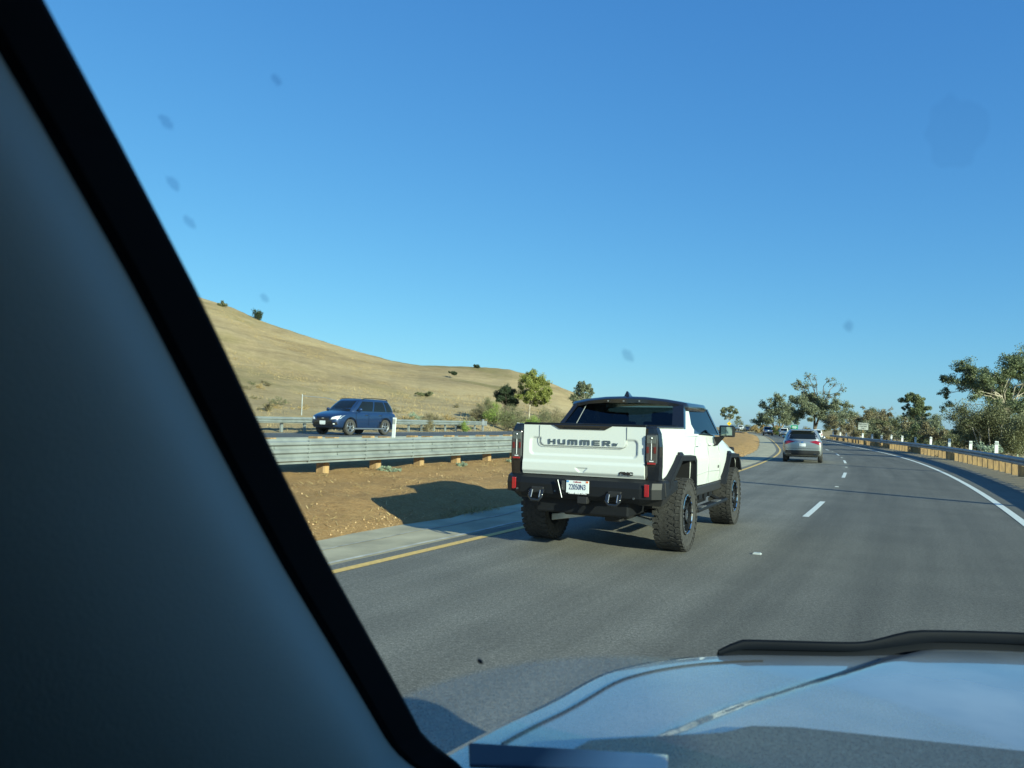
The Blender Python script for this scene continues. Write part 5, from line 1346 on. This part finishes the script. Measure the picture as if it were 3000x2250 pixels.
# windshield and pillars
EZ = [1.04, 1.102, 1.164, 1.286, 1.49, 1.611, 1.785, 1.91, 1.988, 2.08]
EA = [1.12, 1.086, 1.009, .91, .746, .653, .512, .403, .326, .24]
EB = [-.66, -.70, -.72, -.71, -.70, -.69, -.66, -.64, -.62, -.60]
def edge(z, side=-1):
    b_ = float(np.interp(z, EZ, EB)); a_ = float(np.interp(z, EZ, EA))
    return (b_ if side < 0 else 2 * BC - b_), a_
rows = []
for z in np.linspace(1.04, 2.06, 24):
    b0, a0 = edge(z); row = []
    for i in range(33):
        t = i / 32; b_ = (b0 - .14) + (2 * BC - 2 * b0 + .28) * t; q = (b_ - BC) / (BC - b0 + .05)
        row.append((b_, a0 + .06 + .17 * (1 - q * q) - .0, z))
    rows.append(row)
def shield_mat():
    m = pane_mat('windshield_glass', (0.80, 0.97, 0.88), refl=0.035)
    nt = m.node_tree; n = nt.nodes; l = nt.links
    out = n["Material Output"]; base = out.inputs[0].links[0].from_socket
    tc = n.new("ShaderNodeTexCoord"); sx = n.new("ShaderNodeSeparateXYZ"); l.new(tc.outputs["Object"], sx.inputs[0])
    def math_(op, a, b_=None):
        x = n.new("ShaderNodeMath"); x.operation = op
        for i, v in enumerate((a, b_)):
            if v is None: continue
            if isinstance(v, (int, float)): x.inputs[i].default_value = v
            else: l.new(v, x.inputs[i])
        return x.outputs[0]
    def mrange(v, a, b_, c=0, d=1):
        x = n.new("ShaderNodeMapRange"); x.interpolation_type = 'SMOOTHSTEP'
        l.new(v, x.inputs[0]); x.inputs[1].default_value = a; x.inputs[2].default_value = b_; x.inputs[3].default_value = c; x.inputs[4].default_value = d
        return x.outputs[0]
    # dust left outside the sweep of the wipers: low on the glass and along its left edge
    arc = math_('ADD', sx.outputs[2], math_('MULTIPLY', math_('POWER', math_('ADD', sx.outputs[0], 0.28), 2), 0.55))
    low = mrange(arc, 1.345, 1.360, 1, 0)
    dx = math_('ADD', sx.outputs[0], math_('MULTIPLY', math_('ADD', sx.outputs[2], -1.3), -0.10))
    left = mrange(dx, -0.70, -0.54, 1, 0)
    nz = n.new("ShaderNodeTexNoise"); nz.inputs["Scale"].default_value = 9; nz.inputs["Detail"].default_value = 6; l.new(tc.outputs["Object"], nz.inputs[0])
    sm_ = mrange(nz.outputs["Fac"], .45, .75)
    nf = n.new("ShaderNodeTexNoise"); nf.inputs["Scale"].default_value = 260; nf.inputs["Detail"].default_value = 2; l.new(tc.outputs["Object"], nf.inputs[0])
    sp = mrange(nf.outputs["Fac"], .3, .8, .6, 1.5)
    f = math_('ADD', math_('MULTIPLY', low, .30), math_('MULTIPLY', left, .0))
    f = math_('ADD', f, math_('MULTIPLY', math_('MULTIPLY', sm_, mrange(sx.outputs[0], -.62, -.25, 1, .15)), .004))
    f = math_('MULTIPLY', math_('ADD', f, .004), sp)
    dd = n.new("ShaderNodeBsdfDiffuse"); dd.inputs[0].default_value = (.72, .84, .70, 1); tt = n.new("ShaderNodeBsdfTranslucent"); tt.inputs[0].default_value = (.74, .88, .70, 1)
    mx1 = n.new("ShaderNodeMixShader"); mx1.inputs[0].default_value = .6; l.new(dd.outputs[0], mx1.inputs[1]); l.new(tt.outputs[0], mx1.inputs[2])
    mx2 = n.new("ShaderNodeMixShader"); l.new(f, mx2.inputs[0]); l.new(base, mx2.inputs[1]); l.new(mx1.outputs[0], mx2.inputs[2])
    l.new(mx2.outputs[0], out.inputs[0])
    return m
ws = MB().grid(rows).build("windshield", shield_mat(), own, smooth=True)
def on_glass(b_, z):
    b0, a0 = edge(z); q = (b_ - BC) / (BC - b0 + .05)
    return Vector((b_, a0 + .06 + .17 * (1 - q * q), z))
def splat(b_, z, r_, nm, seed, mt):
    rnd = random.Random(seed); P = on_glass(b_, z); U_ = (on_glass(b_ + .01, z) - P).normalized(); V_ = (on_glass(b_, z + .01) - P).normalized()
    bb = MB(); N_ = U_.cross(V_).normalized()
    n_ = 18; pts = [P + N_ * .002 + (U_ * math.cos(2 * math.pi * k / n_) + V_ * math.sin(2 * math.pi * k / n_) * 1.5) * r_ * rnd.uniform(.75, 1.15) for k in range(n_)]
    bk = [P - N_ * .002 + (p - P) * .8 for p in pts]
    bb.add(pts + bk, [tuple(range(n_)), tuple(range(2 * n_ - 1, n_ - 1, -1))] + [(k, n_ + k, n_ + (k + 1) % n_, (k + 1) % n_) for k in range(n_)])
    return bb.build(nm, mt, ws)
M['smear'] = pane_mat('smear', (0.80, 0.82, 0.84), 0.5)
bpy.context.view_layer.update()
_bv = bvh_of(ws); _ri = rz(R(29.9))
def glass_at(dx, dy):      # where a mark seen at this bearing sits on the pane
    d = CAMM.to_3x3() @ Vector(((dx * 1.3562 - 1500) / FPX, -(dy * 1.3562 - 1125) / FPX, -1.0))
    h = _bv.ray_cast(_ri @ Vector((0, 0, CAM_H)), (_ri @ d).normalized()); return h[0]
M['faint'] = pane_mat('faint_smudge', (0.97, 0.973, 0.977), 0.5, refl=0.0)
M['grime'] = pane_mat('grime', (0.87, 0.89, 0.91), 0.5, refl=0.0)
for k_, (dx, dy, r_, mt) in enumerate([(1037, 1427, .0040, M['ink_black']), (360, 262, .0055, M['grime']), (410, 478, .005, M['grime']), (572, 642, .004, M['grime']), (1357, 766, .0055, M['grime']), (1833, 703, .0038, M['grime']), (2065, 282, .020, M['faint']), (598, 171, .004, M['grime']), (375, 395, .006, M['grime'])]):
    h = glass_at(dx, dy)
    if h is not None: splat(h.x, h.z, r_, "bug_splat" if k_ == 0 else "smudge", k_, mt)
for i in (-1, 1):     # black printed border and pillar on both sides
    rows = []; rows2 = []
    for z in np.linspace(1.04, 2.08, 30):
        b0, a0 = edge(z)
        f = (lambda b_: b_ if i < 0 else 2 * BC - b_)
        rows.append([(f(b0), a0, z), (f(b0 + .004), a0 - .008, z), (f(b0 + .003), a0 - .060, z), (f(b0 - .012), a0 - .075, z), (f(b0 - .10), a0 - .03, z), (f(b0 - .13), a0 + .0, z), (f(b0 - .06), a0 + .03, z), (f(b0), a0, z)])
        # soft grey trim, a broad rounded column
        sh = -.052
        rows2.append([(f(b0 - .012), a0 - .058, z), (f(b0 + .010), a0 - .045 + sh, z), (f(b0 + .034), a0 - .075 + sh, z), (f(b0 + .050), a0 - .11 + sh, z), (f(b0 + .054), a0 - .15 + sh, z), (f(b0 + .048), a0 - .20 + sh, z), (f(b0 + .030), a0 - .27 + sh, z), (f(b0 - .005), a0 - .34 + sh, z), (f(b0 - .06), a0 - .42 + sh, z), (f(b0 - .14), a0 - .50 + sh, z), (f(b0 - .26), a0 - .60 + sh, z)])
    MB().grid(rows).build("windshield_pillar", M['frit'], own, smooth=False)
    if i < 0:
        MB().grid(rows2).build("pillar_trim", M['trim_grey'], own, smooth=True, sub=1)
# lower corner of the opening, rounded
pts = []
for k in range(14):
    t = k / 13; pts.append((-.722 + .26 * t ** 2.0 + .03 * t, 1.00 + .12 * min(1, t * 1.4), 1.10 - .075 * (1 - (1 - t) ** 2.0)))
MB().tube(pts, .035, 8).build("seal", SB, own, smooth=True)
# dash, roof, doors
b = MB(); b.prism([(-.66, 1.08), (-.66, .35), (1.16, .35), (1.16, 1.08)], 'z', .72, 1.035); b.build("dashboard", M['dash'], own, bevel=.02)
b = MB(); b.hexa([(-.80, -1.7, 2.03), (1.30, -1.7, 2.03), (1.30, .28, 2.03), (-.80, .28, 2.03), (-.66, -1.5, 2.10), (1.16, -1.5, 2.10), (1.16, .22, 2.10), (-.66, .22, 2.10)]); b.build("roof", M['own_paint'], own)
MB().box((.25, -.7, 2.015), (1.9, 1.9, .012)).build("headliner", M['liner'], own)
MB().box((.25, -1.68, 1.3), (1.9, .04, 1.5)).build("rear_wall", M['liner'], own)
MB().box((.25, -.3, .55), (2.1, 2.9, .04)).build("floor", M['liner'], own)
b = MB(); b.box((1.29, -.3, .86), (.10, 2.8, .75)); b.prism([(-1.7, 1.2), (.93, 1.2), (.27, 2.03), (-1.7, 2.03)], 'x', 1.22, 1.28); b.build("right_door_light_block", M['own_paint'], own)  # opaque panel added over the window opening to keep light off the trim
b = MB(); b.box((-.79, -.65, .86), (.10, 2.2, .75)); b.prism([(-1.7, .5), (.85, .5), (.85, 1.2), (.20, 2.03), (-1.7, 2.03)], 'x', -.88, -.82); b.build("left_door_light_block", M['own_paint'], own)  # upper panel added to shut out side light and darken the trim
for sx_ in (-.66, 1.16):
    for y in (-1.9, 1.7):
        wheel(own, sx_, y, .38, .26, -1 if sx_ < 0 else 1, 'alloy', nsp=6)
MB().box((BC, -2.4, .78), (2.0, 1.5, .75)).build("rear_body", M['own_paint'], own, bevel=.06)
MB().box((BC, .4, .50), (1.7, 4.0, .2)).build("underbody", SB, own)
# light strip lying at the foot of the glass
def dloc(dx, dy, z):
    x, y = dx * 1.3562, dy * 1.3562
    d = Vector(((x - 1500) / FPX, -(y - 1125) / FPX, -1.0)); d = CAMM.to_3x3() @ d
    p = Vector((0, 0, CAM_H)) + d * ((z - CAM_H) / d.z)
    return rz(R(29.9)) @ p
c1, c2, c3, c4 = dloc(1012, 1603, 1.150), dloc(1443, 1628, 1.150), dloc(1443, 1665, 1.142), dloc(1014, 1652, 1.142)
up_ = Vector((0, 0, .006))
M['strip'] = mat('vin_strip_lit_end', (0.42, 0.36, 0.34), 0.5)
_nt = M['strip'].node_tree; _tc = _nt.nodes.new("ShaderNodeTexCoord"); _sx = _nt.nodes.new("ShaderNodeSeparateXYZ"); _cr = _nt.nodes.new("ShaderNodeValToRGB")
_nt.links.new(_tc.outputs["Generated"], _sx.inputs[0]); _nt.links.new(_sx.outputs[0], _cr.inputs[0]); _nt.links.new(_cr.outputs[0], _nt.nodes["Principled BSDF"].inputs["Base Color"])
_cr.color_ramp.elements[0].position = .38; _cr.color_ramp.elements[0].color = (.035, .04, .06, 1); _cr.color_ramp.elements[1].position = .8; _cr.color_ramp.elements[1].color = (.95, .78, .66, 1)  # pale right end is sunlight put into the plate's colour
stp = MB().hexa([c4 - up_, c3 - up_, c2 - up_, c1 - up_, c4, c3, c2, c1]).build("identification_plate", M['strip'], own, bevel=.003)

# ------------------------------------------------------------------ ground cover
def blades(name, pts, hgt, wid, mt, seed, lean=.35):
    rs = np.random.RandomState(seed); n_ = len(pts); P = np.array(pts)
    h_ = hgt * (.5 + rs.rand(n_)); a = rs.rand(n_) * 6.283; W = np.stack([np.cos(a), np.sin(a), 0 * a], 1) * (wid * (.6 + .8 * rs.rand(n_)))[:, None]
    T = np.stack([rs.normal(size=n_) * lean * h_, rs.normal(size=n_) * lean * h_, h_], 1)
    V = np.stack([P - W, P + W, P + T + W * .25, P + T - W * .25], 1).reshape(-1, 3)
    me = bpy.data.meshes.new(name); me.vertices.add(4 * n_); me.vertices.foreach_set("co", V.ravel().astype(np.float32))
    me.loops.add(4 * n_); me.loops.foreach_set("vertex_index", np.arange(4 * n_, dtype=np.int32))
    me.polygons.add(n_); me.polygons.foreach_set("loop_start", np.arange(0, 4 * n_, 4, dtype=np.int32)); me.polygons.foreach_set("loop_total", np.full(n_, 4, dtype=np.int32))
    me.update(); me.validate(); me.materials.append(mt)
    o = bpy.data.objects.new(name, me); COL.objects.link(o); return o
rs = np.random.RandomState(4)
def scatter(n_, u0, u1, s0, s1, clump, thr, zoff=-.03):
    out = []; X = []; Y = []
    for _ in range(n_):
        u = u0 + (u1 - u0) * rs.rand(); s = s0 + (s1 - s0) * rs.rand(); p = rd(u, s)
        if noise.noise(Vector((p.x * clump, p.y * clump, 7))) > thr: X.append(p.x); Y.append(p.y)
    z, _, _ = terrain(np.array(X), np.array(Y))
    return [(x, y, q + zoff) for x, y, q in zip(X, Y, z)]
g1 = blades("dry_grass", scatter(95000, -25.6, -100, -12, 120, .45, -.05), .15, .020, M['grass_dry'], 1)
tag(g1, "dry golden grass covering the bank behind the far rail", "dry grass", kind="stuff")
g2 = blades("dry_grass", scatter(26000, 7.3, 16, 20, 190, .35, -.1), .30, .035, M['grass_dry'], 2)
tag(g2, "dry golden grass along the right verge behind the rail posts", "dry grass", kind="stuff")
g3 = blades("dry_grass", scatter(5000, -15.2, -11.5, -5, 90, .5, .05), .12, .018, M['grass_dry'], 3)
tag(g3, "sparse dry grass on the median behind the grey rail", "dry grass", kind="stuff")
# crumbs of earth and gravel at the edge of the paved shoulder
def pebbles(name, pts, smin, smax, mt, seed):
    r_ = random.Random(seed); b = MB()
    for p in pts:
        k = smin + (smax - smin) * r_.random() ** 3; q = [Vector((r_.gauss(0, 1), r_.gauss(0, 1), r_.gauss(0, .7))).normalized() * k for _ in range(4)]
        c = Vector(p) + Vector((0, 0, k * .3)); n = len(b.v)
        D = [(1, 0, -.3), (-.4, .9, -.2), (-.5, -.8, -.3), (0, .1, .8)]
        M3 = rz(r_.random() * 6.28)
        b.v += [tuple(c + M3 @ Vector(d) * k * r_.uniform(.7, 1.2)) for d in D]; b.f += [(n, n + 1, n + 2), (n, n + 1, n + 3), (n + 1, n + 2, n + 3), (n + 2, n, n + 3)]
    return b.build(name, mt)
pts = []
for _ in range(2600):
    u = -5.35 - abs(rs.normal()) * .28; s = -4 + 50 * rs.rand() ** 1.3
    p = rd(u, s); pts.append((p.x, p.y))
for _ in range(1500):
    u = -5.4 - 3.6 * rs.rand(); s = -4 + 45 * rs.rand(); p = rd(u, s); pts.append((p.x, p.y))
z, _, _ = terrain(np.array([p[0] for p in pts]), np.array([p[1] for p in pts]))
pb = pebbles("gravel", [(p[0], p[1], q) for p, q in zip(pts, z)], .005, .026, mat('gravel_stone', (0.55, 0.38, 0.20), .9, col2=(.36, .22, .10), scale=3), 5)
tag(pb, "loose tan gravel and clods along the edge of the dirt median", "gravel", kind="stuff")
# straw heap at the shoulder edge
st = [rd(-5.42 + .12 * rs.normal(), 2.1 + .45 * rs.normal()) for _ in range(900)]
st = blades("straw", [(p.x, p.y, .0) for p in st], .05, .006, M['grass_dry'], 9, lean=1.2); tag(st, "scatter of pale straw on the shoulder edge by the truck's shadow", "straw", kind="stuff")
# sage weeds under the median rail
for i, (s_, w_, h_) in enumerate([(-.4, 1.0, .34), (4.4, .7, .18), (7.8, .5, .14), (10.9, .4, .16)]):
    p = rd(-9.0, s_); shrub("weed", p.x, p.y, h_, w_, ["largest sage-green weed under the median rail, beside the dark pillar", "sage weed under the rail between the two left posts", "small sage weed under the rail right of the second post", "small sage weed under the rail near the pickup"][i], M['leaf_sage'], 400 + i, nleaf=900, leaf=.045, cat="weed", group="weeds under the median rail", stems=7)
# a tree right of the frame whose shadow crosses the road
lobe_tree("eucalyptus_tree", 36.0, 37.0, "eucalyptus right of the frame whose shadow crosses the road", [(0, 7.6, .9), (-1, 6.4, 1.0), (1.1, 6.2, 1.0), (0, 5.2, 1.1), (-1.4, 4.6, .8), (1.3, 4.4, .9)], M['leaf_euc'], M['trunk_pale'], 91, 7000, .2, r0=.16, fork=.4, group=TG)

# lone bushes on the skyline of the hill and scrub on its flank
for i, (px, k_, h_, w_, lb) in enumerate([(748, 1.0, 2.4, 2.8, "lone dark bush standing on the hill skyline"), (640, .98, 1.2, 2.0, "low bush on the skyline close to the dark pillar"), (1395, 1.0, 1.2, 2.0, "tiny bush on the skyline right of the saddle"), (1250, .45, .8, 3.5, "green scrub streak on the hill above the far rail"), (1330, .80, .8, 3.5, "green scrub patch below the saddle of the hill")]):
    a_ = math.atan((px - 1500) / FPX); d_ = float(np.interp(a_, _AZ, _D0)) + RIDGE_W * k_
    shrub("bush", d_ * math.sin(a_), d_ * math.cos(a_), h_, w_, lb, M['leaf_scrub' if i % 2 else 'leaf_dark'], 500 + i, nleaf=900, leaf=.3, group="scrub dotted on the hill")

lit = []
X = []; Y = []
for _ in range(9000):
    u = -5.5 - 3.9 * rs.rand() ** 1.2; q = -4 + 60 * rs.rand() ** 1.3; p = rd(u, q)
    if noise.noise(Vector((p.x * 1.3, p.y * 1.3, 2))) > -.05: X.append(p.x); Y.append(p.y)
z, _, _ = terrain(np.array(X), np.array(Y))
g4 = blades("straw_litter", [(x, y, q + .02) for x, y, q in zip(X, Y, z)], .035, .008, M['grass_dry'], 12, lean=1.6)
tag(g4, "dry straw litter strewn over the reddish median dirt", "straw", kind="stuff")

# dry brush scattered over the lower bank
for i in range(26):
    a_ = -.36 + .34 * rs.rand(); d_ = float(np.interp(a_, _AZ, _D0)) + 3 + 42 * rs.rand() ** 1.5
    shrub("bush", d_ * math.sin(a_), d_ * math.cos(a_), .35 + .45 * rs.rand(), .8 + 1.6 * rs.rand(), "low dry brown brush clump on the lower bank of the hill", M[['leaf_brown', 'grass_dry', 'leaf_brown', 'leaf_scrub'][i % 4]], 700 + i, nleaf=420, leaf=.10, group="dry brush clumps on the bank")
